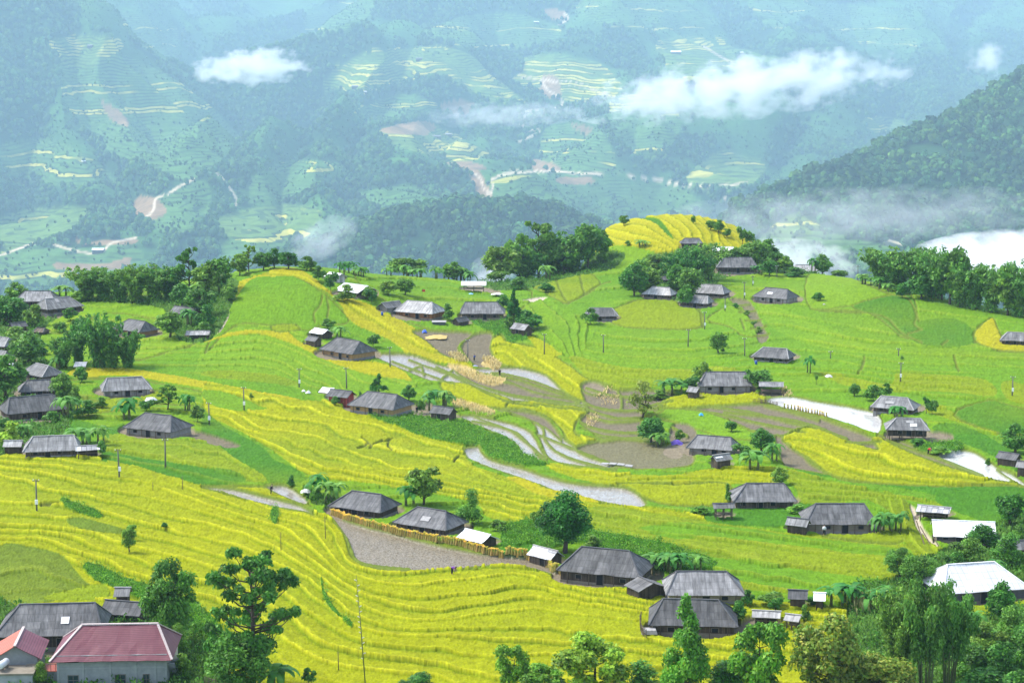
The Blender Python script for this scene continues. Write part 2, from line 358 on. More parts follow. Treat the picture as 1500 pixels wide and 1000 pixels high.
fam('A', .62, 1.0, [
    (0, [(-150,660),(0,664),(75,671),(150,679),(235,692),(285,714),(340,730),(400,750),(455,765),(485,790),(505,825),(540,845),(600,848),(680,842),(765,838),(860,868),(960,878),(1100,888),(1300,910)]),
    (2, [(-150,676),(0,678),(100,683),(180,695),(240,712),(300,735),(370,755),(420,775),(455,795),(480,815),(500,840),(525,858),(560,868),(600,874),(690,865),(760,849),(830,872),(960,890),(1100,902),(1300,925)]),
    (4, [(-150,688),(0,690),(90,700),(150,715),(200,722),(270,738),(320,755),(380,778),(430,800),(465,820),(490,845),(520,870),(560,885),(600,892),(650,897),(700,887),(780,873),(860,885),(960,903),(1100,918),(1300,940)]),
    (6, [(-150,698),(0,700),(60,708),(110,722),(170,735),(230,750),(290,762),(340,778),(400,800),(440,825),(470,850),(500,873),(530,893),(560,905),(600,913),(640,914),(700,908),(780,898),(860,902),(960,918),(1100,938),(1300,955)]),
    (8, [(-150,728),(0,730),(60,738),(120,748),(190,762),(250,778),(310,795),(370,812),(420,835),(455,855),(480,880),(510,905),(550,922),(600,930),(660,931),(720,932),(780,931),(860,940),(960,950),(1100,960),(1300,975)]),
    (10, [(-150,756),(0,758),(60,762),(130,772),(200,790),(260,805),(320,822),(380,845),(430,865),(460,885),(490,910),(520,930),(560,943),(600,946),(650,944),(700,948),(760,950),(830,953),(900,962),(1100,985),(1300,1000)]),
    (12, [(-150,772),(0,774),(60,778),(110,785),(160,800),(220,822),(280,838),(340,855),(400,880),(430,905),(470,935),(510,955),(560,968),(610,968),(660,980),(720,988),(800,985),(960,1000)]),
    (14, [(-150,792),(0,792),(60,792),(110,805),(150,825),(200,845),(270,870),(320,885),(380,905),(420,935),(460,965),(510,985),(560,992),(620,995),(700,1010)]),
    (16, [(-150,812),(0,812),(60,812),(120,835),(180,855),(240,880),(300,905),(350,935),(400,965),(440,995),(500,1020)]),
    (19, [(0,880),(150,890),(250,930),(330,985),(400,1040)])])
fam('A2', .5, .5, [(0, [(0,800),(100,812),(160,860)]), (1, [(0,850),(80,850),(150,870)]), (2, [(0,880),(80,872),(160,876)])])
fam('A3', .5, .9, [(0, [(150,640),(250,645),(340,662),(395,700)]), (1, [(150,652),(240,656),(320,668),(380,698)]), (2, [(150,664),(240,678),(330,697),(380,712)]), (3, [(150,674),(240,692),(330,712),(370,722)])])
fam('B', .55, .8, [
    (0, [(780,682),(900,690),(1000,688),(1130,690),(1200,700),(1300,715),(1400,718),(1500,715)]),
    (1, [(800,691),(900,700),(1000,697),(1130,698),(1200,712),(1300,728),(1400,730),(1500,727)]),
    (3, [(850,710),(910,714),(1060,713),(1200,735),(1300,745),(1350,755),(1500,760)]),
    (5, [(830,738),(880,745),(960,748),(1070,768),(1160,782),(1250,790),(1330,800),(1500,805)]),
    (6, [(850,760),(940,770),(1010,778),(1100,788),(1200,800),(1300,812),(1400,835)]),
    (8, [(860,785),(950,800),(1030,808),(1100,818),(1200,832),(1300,848),(1400,880)]),
    (9, [(950,820),(1050,835),(1100,845),(1200,860),(1300,880)]),
    (11, [(950,850),(1050,868),(1100,872),(1200,890),(1300,905)])])
fam('C', .62, 1.0, [
    (0, [(280,560),(345,570),(420,586),(470,590),(520,603),(580,625),(640,645),(690,660),(760,690)]),
    (2, [(300,584),(370,590),(430,598),(470,612),(500,622),(550,635),(600,648),(640,662),(690,682),(760,712),(830,735)]),
    (4, [(305,600),(360,615),(400,634),(450,640),(490,652),(520,660),(550,678),(600,688),(640,692),(720,714),(790,738),(870,750)]),
    (6, [(315,615),(370,640),(420,650),(470,665),(520,682),(560,692),(600,702),(660,712),(740,735),(800,748),(880,765)]),
    (8, [(335,635),(390,660),(430,680),(470,695),(520,703),(600,718),(700,735),(760,755),(830,768)]),
    (10, [(355,655),(420,700),(480,712),(600,735),(700,755),(800,785)])])
fam('D', .5, .95, [
    (-3, [(60,440),(150,440),(250,432)]), (-2, [(60,470),(120,452),(180,452),(260,450)]), (-1, [(80,490),(160,470),(240,470),(270,468)]),
    (0, [(200,505),(300,500),(350,492),(400,494),(440,508),(480,525),(530,545),(570,560)]),
    (1, [(200,515),(300,512),(350,505),(400,506),(430,515),(470,535),(520,555),(550,570)]),
    (2, [(200,522),(300,520),(350,515),(400,515),(420,525),(460,550),(500,570)]),
    (3, [(200,530),(300,529),(350,525),(400,528),(430,545),(470,570),(500,590)]),
    (5, [(100,545),(200,546),(300,552),(350,556),(400,562),(450,575),(480,592)]),
    (7, [(100,570),(200,570),(300,584),(380,600),(450,610)]), (9, [(100,600),(200,600),(300,612)])])
fam('E', .6, .9, [(0, [(1150,635),(1190,622),(1250,640),(1300,640),(1400,680),(1500,702)]), (1, [(1150,645),(1200,648),(1260,672),(1330,690),(1400,704),(1500,714)]),
    (2, [(1150,655),(1200,672),(1260,694),(1330,704),(1400,712),(1500,718)]), (3, [(1150,672),(1200,694),(1260,712),(1330,720),(1500,726)])])
fam('M', .5, .6, [
    (-4, [(560,400),(640,402),(720,420),(850,385),(950,380),(1100,390),(1250,400),(1400,430),(1500,455)]),
    (-2, [(560,425),(640,425),(760,440),(850,430),(950,420),(1100,425),(1250,440),(1400,465),(1500,480)]),
    (0, [(600,470),(700,460),(800,455),(880,475),(960,482),(1050,475),(1100,460),(1200,475),(1300,492),(1400,495),(1500,505)]),
    (2, [(780,480),(830,500),(900,513),(1000,518),(1080,510),(1150,495),(1250,515),(1350,525),(1500,530)]),
    (4, [(820,520),(900,538),(1000,543),(1100,532),(1200,533),(1300,545),(1400,550),(1500,556)]),
    (7, [(850,548),(950,565),(1050,560),(1150,562),(1250,562),(1350,580),(1500,590)]),
    (9, [(850,580),(1000,600),(1150,590),(1300,612),(1500,645)])])
fam('N', .5, .7, [(0, [(420,392),(480,412),(560,448),(640,490),(700,530),(740,490),(830,525),(880,558)]), (1, [(400,402),(450,412),(520,450),(560,478),(600,500),(660,532),(720,505),(790,535),(830,560),(862,590)]),
    (2, [(370,420),(430,420),(500,475),(560,505),(620,530),(690,550),(719,525),(770,545),(810,565),(850,595)])])
fam('H', .6, 1.15, [(0, [(880,345),(910,352),(950,362),(985,378)]), (1, [(890,338),(925,342),(960,352),(985,368)]), (2, [(905,330),(940,333),(970,346),(990,364)]), (3, [(930,322),(960,328),(982,345),(1000,360)]),
    (4, [(955,318),(980,330),(998,348),(1008,360)]), (5, [(975,315),(1000,330),(1014,346),(1022,360)]), (6, [(995,314),(1018,332),(1030,348),(1036,362)]), (8, [(1030,324),(1050,342),(1062,364)]), (10, [(1060,340),(1090,365)])])
fam('Q', .7, .5, [(0, [(760,460),(785,490),(808,518),(828,526)]), (1, [(775,448),(800,480),(818,503),(832,522)]), (2, [(795,442),(826,472),(838,497),(840,512)]), (3, [(815,440),(844,468),(852,492),(848,512)])])
fam('T', .6, .6, [(0, [(1350,740),(1375,790),(1410,830)]), (1, [(1335,745),(1352,790),(1392,832)]), (2, [(1318,745),(1335,795),(1375,838)]), (3, [(1300,745),(1315,795),(1350,842)])])

HILLS = [(425, 540, 10.0, 25, 42), (985, 682, 11.8, 27, 42), (120, 545, 2.5, 35, 25), (1300, 560, 1.5, 60, 30),
         (700, 430, -2.5, 35, 40), (900, 390, -2.5, 40, 30), (150, 330, 2.0, 30, 30)]
CREST = np.array([(-400,545),(0,560),(110,575),(330,600),(440,610),(600,622),(720,612),(850,640),(895,715),(985,745),(1075,715),(1120,655),(1250,622),(1400,562),(1500,540),(1900,520)], float)
def z_smooth(x, y):
    u = 750+F*(x/np.maximum(y, 1))*1.0
    z = np.full(np.shape(x), -76.0)
    for px, D, a, sx, sy in HILLS:
        cx = (px-750)/F*D
        q = ((x-cx)/sx)**2+((y-D)/sy)**2
        z = z+a*np.exp(-0.5*(q**1.35 if D > 600 else q))
    Dc = np.interp(u, CREST[:, 0], CREST[:, 1])
    t = (y-Dc)/9.0
    z = z-0.6*9.0*np.where(t > 30, t, np.log1p(np.exp(np.minimum(t, 30))))
    z = z+1.2*fbm(x/70.0+3, y/70.0+8, 2)
    near = -2.5-0.56*np.maximum(y, 0)
    k = sstep(110, 165, y)
    return np.where(y < 165, np.maximum(near, -80)*(1-k)+z*k, z)
us = np.concatenate([np.linspace(-0.52, -0.30, 24)[:-1], np.linspace(-0.30, 0.30, 1250), np.linspace(0.30, 0.52, 24)[1:]])
inv = np.linspace(1/190.0, 1/640.0, 800)
# finer rows where the hills face the camera and stretch the sheet
ys = np.concatenate([np.linspace(2, 185, 50), 1/inv, np.linspace(640, 730, 70)[1:], np.linspace(735, 900, 20)])
U, Yg = np.meshgrid(us, ys); Xg = U*Yg
Zs = z_smooth(Xg, Yg)
PXg, PYg = project(Xg, Yg, Zs)
wob = 5*fbm(Xg/14, Yg/14, 3)*np.clip(230/Yg, .35, 1.1)      # edges of the fields are never ruled lines
wx = PXg+wob; wy = PYg+0.5*wob+2.0*fbm(Xg/5+9, Yg/5, 2)*np.clip(230/Yg, .3, 1)
cls = np.full(Xg.shape, KEYS.index('G'), np.int16); fm = np.full(Xg.shape, -1, np.int16)
FK = list(FAM)
fm[:] = FK.index('M'); fm[(PXg < 560) & (PYg < 640)] = FK.index('D')
bund = np.zeros(Xg.shape); mpx = F/Yg                        # photo pixels per metre
dark = np.zeros(Xg.shape)
def boxed(P, m=8):
    x0, y0 = P.min(0)-m; x1, y1 = P.max(0)+m
    return np.nonzero((wx > x0) & (wx < x1) & (wy > y0) & (wy < y1))
# ---------------------------------------------------------------- where the houses stand (photo pixels: middle of the front wall foot, roof width), turn, build
# kind: hip house, gable shed, open = roof on posts, mono = one sloping sheet
HOUSES = [
 ('hip',52,452,60,0,'grey',dict(), 'grey roofed house at the far left edge of the ridge, half behind its patched neighbour'),
 ('hip',84,461,70,-14,'grey',dict(patch=1), 'grey roofed house with one white sheet on its roof below the left ridge'),
 ('gable',26,487,28,-10,'dark',dict(), 'small dark hut among bushes below the two ridge houses on the left'),
 ('hip',60,492,24,5,'brown',dict(short=1), 'tiny hut with a brown thatched roof at the corner of the upper left field'),
 ('hip',0,514,56,8,'grey',dict(), 'upper of the two grey roofed houses cut off by the left picture edge'),
 ('hip',-2,534,52,8,'grey',dict(), 'lower of the two grey roofed houses cut off by the left picture edge'),
 ('hip',60,558,68,14,'grey',dict(), 'grey hipped house just above a similar house left of the bamboo grove'),
 ('hip',56,582,70,-4,'dark',dict(), 'dark hipped house beside a bushy tree, second from the foot of the left village'),
 ('hip',43,615,100,-8,'dark',dict(), 'long dark roofed house above a green hedge at the left edge'),
 ('hip',198,494,70,10,'dark',dict(wall='tan'), 'dark roofed house with a tan wall behind the dark grove on the left'),
 ('open',290,496,34,0,'light',dict(), 'small open barn with a pale roof at the head of the dirt path'),
 ('gable',272,463,48,6,'dark',dict(), 'low dark roof nearly hidden by trees above the open barn'),
 ('hip',182,582,80,-4,'grey',dict(wall='pale'), 'weathered grey house with a pale wall between green and yellow strips on the left'),
 ('hip',229,641,100,8,'dark',dict(wall='stone'), 'dark roofed house with a grey plank and stone wall beside a brown plot'),
 ('hip',72,669,86,-3,'grey',dict(), 'grey roofed house flanked by two lean-to sheds above the lower left terraces'),
 ('gable',19,664,26,0,'light',dict(), 'small faded shed against the left end of a grey house'),
 ('open',127,670,38,-4,'lattice',dict(), 'small shed with a pale lattice roof at the right end of a grey house'),
 ('mono',118,541,17,0,'white',dict(), 'small white sheet roof at the foot of the dark grove'),
 ('hip',510,527,86,18,'dark',dict(wall='tan'), 'dark hipped house with a tan gable wall on the flank of the round green knoll'),
 ('gable',470,496,34,14,'white',dict(), 'white roofed shed behind the dark house on the green knoll'),
 ('gable',459,508,27,14,'dark',dict(), 'little dark shed in front of the white roofed shed on the green knoll'),
 ('gable',521,436,62,26,'white',dict(), 'long low white roofed shed on the back slope of the green knoll'),
 ('gable',491,412,32,22,'white',dict(wall='pale'), 'small white roofed house above the long white shed behind the green knoll'),
 ('gable',573,458,38,-20,'grey',dict(wall='stone'), 'stone walled house with a plain grey gable next to the house with orange posts'),
 ('hip',616,468,78,6,'light',dict(wall='orange'), 'pale roofed wooden house with an orange brown gallery'),
 ('hip',707,470,66,0,'grey',dict(), 'grey hipped house with a side wing by the dark conifer'),
 ('gable',676,477,27,-14,'dark',dict(), 'dark lean-to wing at the left end of the grey house near the conifer'),
 ('gable',764,491,34,20,'grey',dict(), 'weathered little shed on the green bank below the conifer'),
 ('open',694,427,36,0,'white',dict(stilt=1), 'white roofed hut standing open on stilts at the ridge'),
 ('hip',883,471,48,0,'grey',dict(), 'lone grey house beside a round bush in the middle of the green slope'),
 ('hip',968,439,53,5,'light',dict(), 'weathered pale house, leftmost of the three below the wooded knoll'),
 ('gable',974,415,22,0,'dark',dict(), 'dark little house hidden among trees above the three pale houses'),
 ('hip',1022,451,53,5,'light',dict(), 'weathered pale house, lowest of the three below the wooded knoll'),
 ('hip',1044,437,60,5,'light',dict(), 'weathered pale house, rightmost of the three below the wooded knoll'),
 ('hip',1139,445,68,8,'grey',dict(patch=1,wall='pale'), 'grey house with white sheets on its roof alone on the upper right slope'),
 ('gable',1131,433,22,6,'grey',dict(), 'small roof behind the grey house with white roof sheets on the upper right slope'),
 ('hip',1080,402,60,0,'dark',dict(), 'dark hipped house under the trees at the foot of the yellow hill'),
 ('hip',1013,367,32,0,'dark',dict(), 'dark roof on the near flank of the yellow hill'),
 ('gable',1061,376,32,2,'white',dict(), 'white roofed house at the right foot of the yellow hill'),
 ('hip',1180,397,38,0,'light',dict(), 'pale roofed house on the right ridge in front of the fog'),
 ('hip',1136,530,66,6,'grey',dict(), 'long grey house alone in the green slope above a banana plant'),
 ('hip',1494,505,54,4,'grey',dict(), 'grey house at the right picture edge by the yellow kidney shaped field'),
 ('hip',1063,577,78,0,'grey',dict(wall='stone'), 'grey house with a pale stone wall above the ripe yellow strip and white paddy'),
 ('open',1132,580,38,2,'grey',dict(stilt=1), 'open stilted barn at the head of the white flooded paddy'),
 ('gable',1018,584,20,10,'grey',dict(), 'low shed at the left foot of the stone walled house'),
 ('hip',1316,606,74,7,'grey',dict(patch=1), 'grey house with one white roof sheet behind the stilted house on the right'),
 ('hip',1332,643,66,2,'grey',dict(stilt=1,patch=2), 'stilted grey house at the right end of the white flooded paddy'),
 ('gable',1480,682,36,22,'dark',dict(), 'small dark shed at the right edge by the lower round tree'),
 ('gable',1503,697,24,10,'grey',dict(), 'grey roof corner cut by the right picture edge beside a dark shed'),
 ('hip',1047,667,80,6,'grey',dict(wall='stone'), 'grey house with a small annex in front, beside the purple tarpaulin'),
 ('gable',1057,685,34,-10,'grey',dict(patch=1), 'small annex with a white roof end in front of a grey house'),
 ('hip',1121,744,92,0,'dark',dict(), 'dark roofed plank house below a round bush and above the green bank'),
 ('open',1061,761,31,0,'grey',dict(stilt=1), 'little grey storehouse on stilts left of the dark plank house'),
 ('hip',1233,782,104,0,'dark',dict(wall='mud'), 'dark hipped house with a mud footing and a person outside'),
 ('gable',1171,781,38,10,'grey',dict(), 'weathered grey annex at the left end of the dark house with a person outside'),
 ('gable',1418,797,94,3,'white',dict(wall='grey'), 'large house with a plain white roof above the other white roofed house'),
 ('open',1371,762,54,8,'lattice',dict(), 'shed with a black and white patchwork roof behind the large white roof'),
 ('hip',1434,884,150,-5,'white',dict(wall='grey'), 'large hipped white roof behind tall bamboo at the lower right'),
 ('hip',557,606,98,9,'dark',dict(wall='tan'), 'dark hipped house with a tan end wall above the long green hedge'),
 ('gable',500,588,44,8,'dark',dict(wall='red'), 'dark wing with a red painted wall left of the house above the hedge'),
 ('mono',479,580,22,6,'white',dict(), 'white sheet roof on the ground beside the red walled wing'),
 ('gable',650,615,42,10,'dark',dict(), 'small dark shed below bananas at the end of the green hedge'),
 ('hip',533,758,106,10,'dark',dict(), 'left one of the two long dark houses behind the rice drying rack'),
 ('hip',631,783,110,12,'dark',dict(), 'right one of the two long dark houses behind the rice drying rack'),
 ('gable',700,800,58,20,'white',dict(), 'white roofed cattle shed at the right end of the two dark houses'),
 ('gable',800,829,54,20,'lattice',dict(), 'shed with a patched white and black roof under the big round tree'),
 ('hip',890,858,146,8,'dark',dict(), 'longest dark house, standing behind the end of the drying rack'),
 ('gable',947,874,42,62,'grey',dict(short=1), 'small grey gabled shed at the right end of the longest dark house'),
 ('hip',1034,882,114,0,'grey',dict(wall='mud'), 'grey hipped house directly behind the dark house with the fenced yard'),
 ('hip',1019,934,134,2,'dark',dict(), 'dark hipped house nearest the bottom, with a walled yard at its left'),
 ('open',1125,919,44,4,'light',dict(), 'low open shelter with a pale flat roof right of the lowest dark house'),
 ('open',1164,922,26,10,'light',dict(), 'tilted pale roof on two posts beside the low open shelter'),
 ('gable',1171,889,30,4,'dark',dict(), 'long low dark pen at the edge of the green terraces'),
 ('gable',1203,893,18,4,'white',dict(), 'little white roofed pen by the banana plants at the lower right'),
 ('hip',70,955,158,-2,'dark',dict(patch=1), 'large dark corrugated house behind the pink tiled house'),
 ('gable',182,908,70,6,'dark',dict(), 'dark shed with a rusty sheet roof behind the pink tiled house'),
 ('gable',179,889,22,0,'light',dict(short=1), 'tiny pale outhouse hut above the pink tiled house'),
 ('gable',1490,815,44,0,'dark',dict(), 'dark shed at the right edge behind bushes beside the large white roof'),
]
cy = {}
YK = KEYS.index('YD')
# paint the zones onto the sheet
for cl, P, f, b in Z:
    ix = boxed(P)
    if len(ix[0]) == 0: continue
    ins = in_poly(wx[ix], wy[ix], P)
    j = (ix[0][ins], ix[1][ins])
    cls[j] = KEYS.index(cl); bund[j] = 0
    fm[j] = FK.index(f) if f else -1
    if b:
        Pc = np.vstack([P, P[:1]])
        d = seg_dist(wx[ix], wy[ix], Pc)
        w = 0.24*mpx[ix]
        bund[ix] = np.maximum(bund[ix], np.clip(2.4*(1.12-d/w), 0, 1))
for L, tgt, wd in [(q, 0, .34) for q in BUNDS]+[(q, 1, .22) for q in DARKB]:
    P = smooth_line(L, False, 5); ix = boxed(P)
    d = seg_dist(wx[ix], wy[ix], P); v = np.clip(2.4*(1.12-d/(wd*mpx[ix])), 0, 1)
    if tgt == 0: bund[ix] = np.maximum(bund[ix], v)
    else: dark[ix] = np.maximum(dark[ix], v)
for h in HOUSES:
    k, cx_, yb, w_ = h[:4]
    e = ((wx-cx_)/(0.57*w_))**2+((wy-(yb-0.065*w_))/(0.13*w_))**2
    j = e < 1
    cls[j] = YK; fm[j] = -1; bund[j] = 0; dark[j] = 0
    j2 = (e < 1.5) & (e >= 1); fm[j2] = -1
# terrace level inside every family of lines
lev = np.zeros(Xg.shape); hst = np.zeros(Xg.shape); lipk = np.zeros(Xg.shape)
for i, k in enumerate(FK):
    j = np.nonzero((fm == i) & (Yg > 150) & (Yg < 760))
    if len(j[0]) == 0: continue
    G, h, lp = FAM[k]; P = []; V = []
    for v, L in G:
        q = np.array(L, float); seg = np.hypot(*np.diff(q, axis=0).T); s = np.concatenate([[0], np.cumsum(seg)])
        t = np.linspace(0, s[-1], max(3, int(s[-1]/45)))
        P += list(np.stack([np.interp(t, s, q[:, 0]), np.interp(t, s, q[:, 1])], 1)); V += [v]*len(t)
    T = TPS(P, V, reg=2e-4)
    xx = wx[j]; yy = wy[j]
    l = T(xx, yy)*(.62 if k == 'A' else .7 if k == 'C' else 1)
    X0 = Xg[j]; Y0 = Yg[j]
    l = l+(.75 if k in 'ABC' else .28)*fbm(X0/30+5, Y0/18+2, 3)+0.10*fbm(X0/4.5, Y0/4.5, 2)
    lev[j] = l; hst[j] = h; lipk[j] = lp
fr = lev-np.floor(lev); has = (hst > 0)
# where a terrace ends against the next one: short cross banks
lid = np.floor(lev)
cross = vnoise(Xg/22+lid*7.3, lid*3.7+Yg*0) if True else 0
C = np.array([CL[k][0] for k in KEYS]); HC = np.array([CL[k][1] for k in KEYS]); WC = np.array([CL[k][2] for k in KEYS]); NC = np.array([CL[k][3] for k in KEYS])
col = C[cls].copy(); hgt = HC[cls].copy(); wet = WC[cls].astype(float); namp = NC[cls]
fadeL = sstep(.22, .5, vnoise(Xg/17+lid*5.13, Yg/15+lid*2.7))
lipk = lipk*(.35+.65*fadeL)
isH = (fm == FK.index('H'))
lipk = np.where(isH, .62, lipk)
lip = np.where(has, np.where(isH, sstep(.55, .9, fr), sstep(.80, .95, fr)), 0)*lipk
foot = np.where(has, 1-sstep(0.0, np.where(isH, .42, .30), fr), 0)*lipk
hv = 0.65+0.7*_perm[(lid.astype(int)*37+FK.__len__()*0+fm*11) & 255, (lid.astype(int)*13) & 255]
hst_v = hst*hv*(.3+.7*fadeL)
dz = np.where(has, hst_v*(fr**1.3-0.5), 0)
rice = (hgt > .6) & (cls != KEYS.index('DG'))
big = fbm(Xg/35+40, Yg/35+11, 3)
ripe = np.clip(0.5+0.9*big+0.25*(hv-1), 0, 1)
def to(mask, tgt, k):
    global col
    col = col*(1-(k*mask)[..., None])+np.array(tgt)*(k*mask)[..., None]
isY = np.isin(cls, [KEYS.index(q) for q in ('Y', 'YL')]); isG = np.isin(cls, [KEYS.index(q) for q in ('G', 'LG', 'YG', 'O', 'SG')])
to((cls == KEYS.index('Y'))*(ripe < .5)*(0.5-ripe)*2, C[KEYS.index('YG')], .7)
to(isG*np.clip(big+.1, 0, 1), C[KEYS.index('YG')], .5)
to(isG*np.clip(-big-.05, 0, 1), C[KEYS.index('SG')], .55)
# upper stems and panicles bend over the edge of every terrace: straw coloured, painted brighter for the light the lip catches; the stems below are green
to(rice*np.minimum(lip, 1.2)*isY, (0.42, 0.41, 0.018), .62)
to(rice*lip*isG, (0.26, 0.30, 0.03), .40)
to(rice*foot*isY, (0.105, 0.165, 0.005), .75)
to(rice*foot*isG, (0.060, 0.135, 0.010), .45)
gb = np.clip(bund, 0, 1)
to(gb, (0.110, 0.150, 0.016), .95)
to(np.clip(dark, 0, 1), (0.045, 0.06, 0.02), .8)
hgt = hgt*(1-gb)+0.45*gb
hgt = hgt-0.5*np.clip(dark, 0, 1)
wet = wet*(1-gb)
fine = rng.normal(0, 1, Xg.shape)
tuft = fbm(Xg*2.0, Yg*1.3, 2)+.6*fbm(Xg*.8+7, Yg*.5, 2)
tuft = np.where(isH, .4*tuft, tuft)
col = col*(1+np.clip(fine*0.07, -.2, .2)*(namp > .05))[..., None]*(1+0.18*tuft*(namp > .08))[..., None]  # random grain, plus occlusion painted in: hollows between tufts get darker
rough_z = namp*(0.32*fine+.85*tuft)*np.clip(Yg/260, .7, 1.4)
scr = np.isin(cls, [KEYS.index('S'), KEYS.index('DG')])
rough_z = rough_z+scr*0.5*fbm(Xg/2.2, Yg/2.2, 3)
rough_z = np.where(Yg > 150, rough_z, 0.3*fbm(Xg/3, Yg/3, 3)); hgt = np.where(Yg > 150, hgt, .3)
fade = 1-sstep(640, 720, Yg)*(~isY)
low = (Yg < 165)
col[low] = C[KEYS.index('S')]*(1+0.5*fbm(Xg/6, Yg/6, 3)[low])[..., None]
back = (Yg > np.interp(750+F*U, CREST[:, 0], CREST[:, 1])+14)
col[back] = np.array((0.05, 0.09, 0.02))
dz = np.where(back, 0, dz)
Zg = Zs+dz+hgt*fade+rough_z*(~back)
# houses stand on levelled ground
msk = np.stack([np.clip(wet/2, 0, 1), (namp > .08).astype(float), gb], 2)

t = NT('rice_ground'); b = t.bsdf(.95, .1)
pos = t.n('ShaderNodeNewGeometry').outputs['Position']
c = t.attr('Col').outputs['Color']; m = t.n('ShaderNodeSeparateColor'); t.l(t.attr('Msk').outputs['Color'], m.inputs[0])
n1 = t.noise(pos, 2.6, 3, .7); n2 = t.noise(pos, .55, 3)
k1 = t.mapr(n1, .25, .75, .78, 1.22); k2 = t.mapr(n2, .3, .7, .88, 1.12)
cc = t.scale(t.scale(c, k1), k2)
sp = t.mapr(t.noise(pos, 4.2, 3, .75), .46, .62, 0, 1)            # stubble standing in shallow water
wetf = m.outputs[0]
strg = t.math('MULTIPLY', t.math('GREATER_THAN', wetf, .05), sp)
lev_ = t.math('MULTIPLY', strg, t.mapr(wetf, 0, 1, .75, .12))
cc = t.mix(lev_, cc, (0.09, 0.075, 0.04))
t.l(cc, b.inputs['Base Color'])
wr = t.math('MULTIPLY', wetf, t.math('SUBTRACT', 1.0, strg))
t.l(t.mapr(wr, 0, .5, .95, .10), b.inputs['Roughness'])
t.l(t.mapr(wr, 0, .5, .08, .9), b.inputs['Specular IOR Level'])
MAT_GROUND = t.m
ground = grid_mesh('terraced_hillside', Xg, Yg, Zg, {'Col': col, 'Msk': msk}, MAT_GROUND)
tag(ground, 'near hillside of yellow and green rice terraces with wet fields', kind='structure')
PXv, PYv = project(Xg, Yg, Zg)
# placing things: the nearest point of this hillside that shows at a pixel
rowok = (ys > 188) & (ys < 735)
ri0 = np.nonzero(rowok)[0]
def ground_z(x, y):
    u = x/y; j = np.clip(np.searchsorted(us, u), 1, len(us)-1); i = np.clip(np.searchsorted(ys, y), 1, len(ys)-1)
    a = (u-us[j-1])/(us[j]-us[j-1]); b_ = (y-ys[i-1])/(ys[i]-ys[i-1])
    return (Zg[i-1, j-1]*(1-a)+Zg[i-1, j]*a)*(1-b_)+(Zg[i, j-1]*(1-a)+Zg[i, j]*a)*b_
def hit(px, py):
    u = (px-750)/F*1.0
    for _ in range(3):
        j = int(np.clip(np.searchsorted(us, u), 0, len(us)-1))
        Pj = np.minimum.accumulate(PYv[ri0, j])
        k = np.nonzero(Pj <= py)[0]
        i = ri0[k[0]] if len(k) else ri0[int(np.argmin(PYv[ri0, j]))]
        u += (px-PXv[i, j])/F
    if not len(k): i = min(i+4, len(ys)-1)
    y = ys[i]; x = u*y
    return Vector((x, y, ground_z(x, y)))
# ---------------------------------------------------------------- the far valley side, its forest and the near wooded ridge
def cps(L):
    P = [at_y(a, b, d) for a, b, d in L]; return np.array(P)
MAIN = cps([(0,360,1450),(0,200,1700),(0,0,2100),(150,300,1550),(150,100,1950),(250,200,1850),(120,20,2150),(230,290,1620),(300,325,1520),(150,380,1350),(300,385,1320),
 (345,258,1950),(350,190,2350),(330,140,2700),(270,60,3100),(330,20,3400),(200,0,2900),(400,60,2950),
 (430,150,2150),(390,220,1920),(480,80,2350),(540,30,2600),(600,100,2250),(600,200,1950),(600,280,1750),(500,250,1800),(450,330,1500),(700,0,2800),(700,150,2150),(700,260,1800),(720,330,1500),
 (900,0,2900),(900,100,2350),(900,200,2000),(900,270,1750),(900,330,1480),(1050,50,2700),(1050,200,2050),(1050,270,1780),(1100,330,1480),(1200,50,2800),(1250,150,2400),(1200,200,2150),
 (1350,60,2850),(1500,0,3200),(1400,130,2600),(1500,100,2900),(1500,250,2300),(0,-150,2700),(400,-150,3900),(750,-150,3500),(1100,-150,3600),(1500,-150,3900),(1900,-150,3600),(-400,-150,2600),(-400,200,1600)])
FL = np.array([[(p-750)/F*d, d, z] for p in (-500, 0, 400, 800, 1200, 1600, 2000) for d, z in ((950, -255), (700, -250))])
A_ = np.vstack([MAIN, FL])
T_main = TPS(A_[:, :2], A_[:, 2], reg=1e-3)
RID = cps([(1500,115,1350),(1430,142,1320),(1380,175,1290),(1300,200,1250),(1230,226,1215),(1180,246,1180),(1130,280,1140),(1080,305,1100),(1700,60,1400),
 (1500,250,1150),(1380,285,1100),(1250,300,1060),(1130,330,1020),(1500,390,950),(1300,400,930),(1100,400,930),(1000,395,960),(1700,380,930)])
BK = np.array([[p[0]+40, p[1]+260, p[2]-110] for p in RID[:9]])
RID[:, 2] -= 6
R2 = np.vstack([RID, BK]); T_rid = TPS(R2[:, :2], R2[:, 2], reg=1e-3)
MND = cps([(360,400,1300),(430,385,1330),(520,352,1360),(620,325,1380),(700,318,1380),(800,328,1370),(870,350,1340),(940,380,1300),(600,385,1230),(720,385,1230),(500,395,1240),(850,395,1240)])
BK2 = np.array([[p[0], p[1]+180, p[2]-90] for p in MND[:8]])
M2 = np.vstack([MND, BK2, [[(p-750)/F*1100, 1100, -255] for p in (300, 500, 700, 900)], [[-300, 1350, -260], [160, 1350, -260]]]); T_mnd = TPS(M2[:, :2], M2[:, 2], reg=1e-3)
def smax(a, b, k): return np.maximum(a, b)+k*np.exp(-np.abs(a-b)/k)*.35
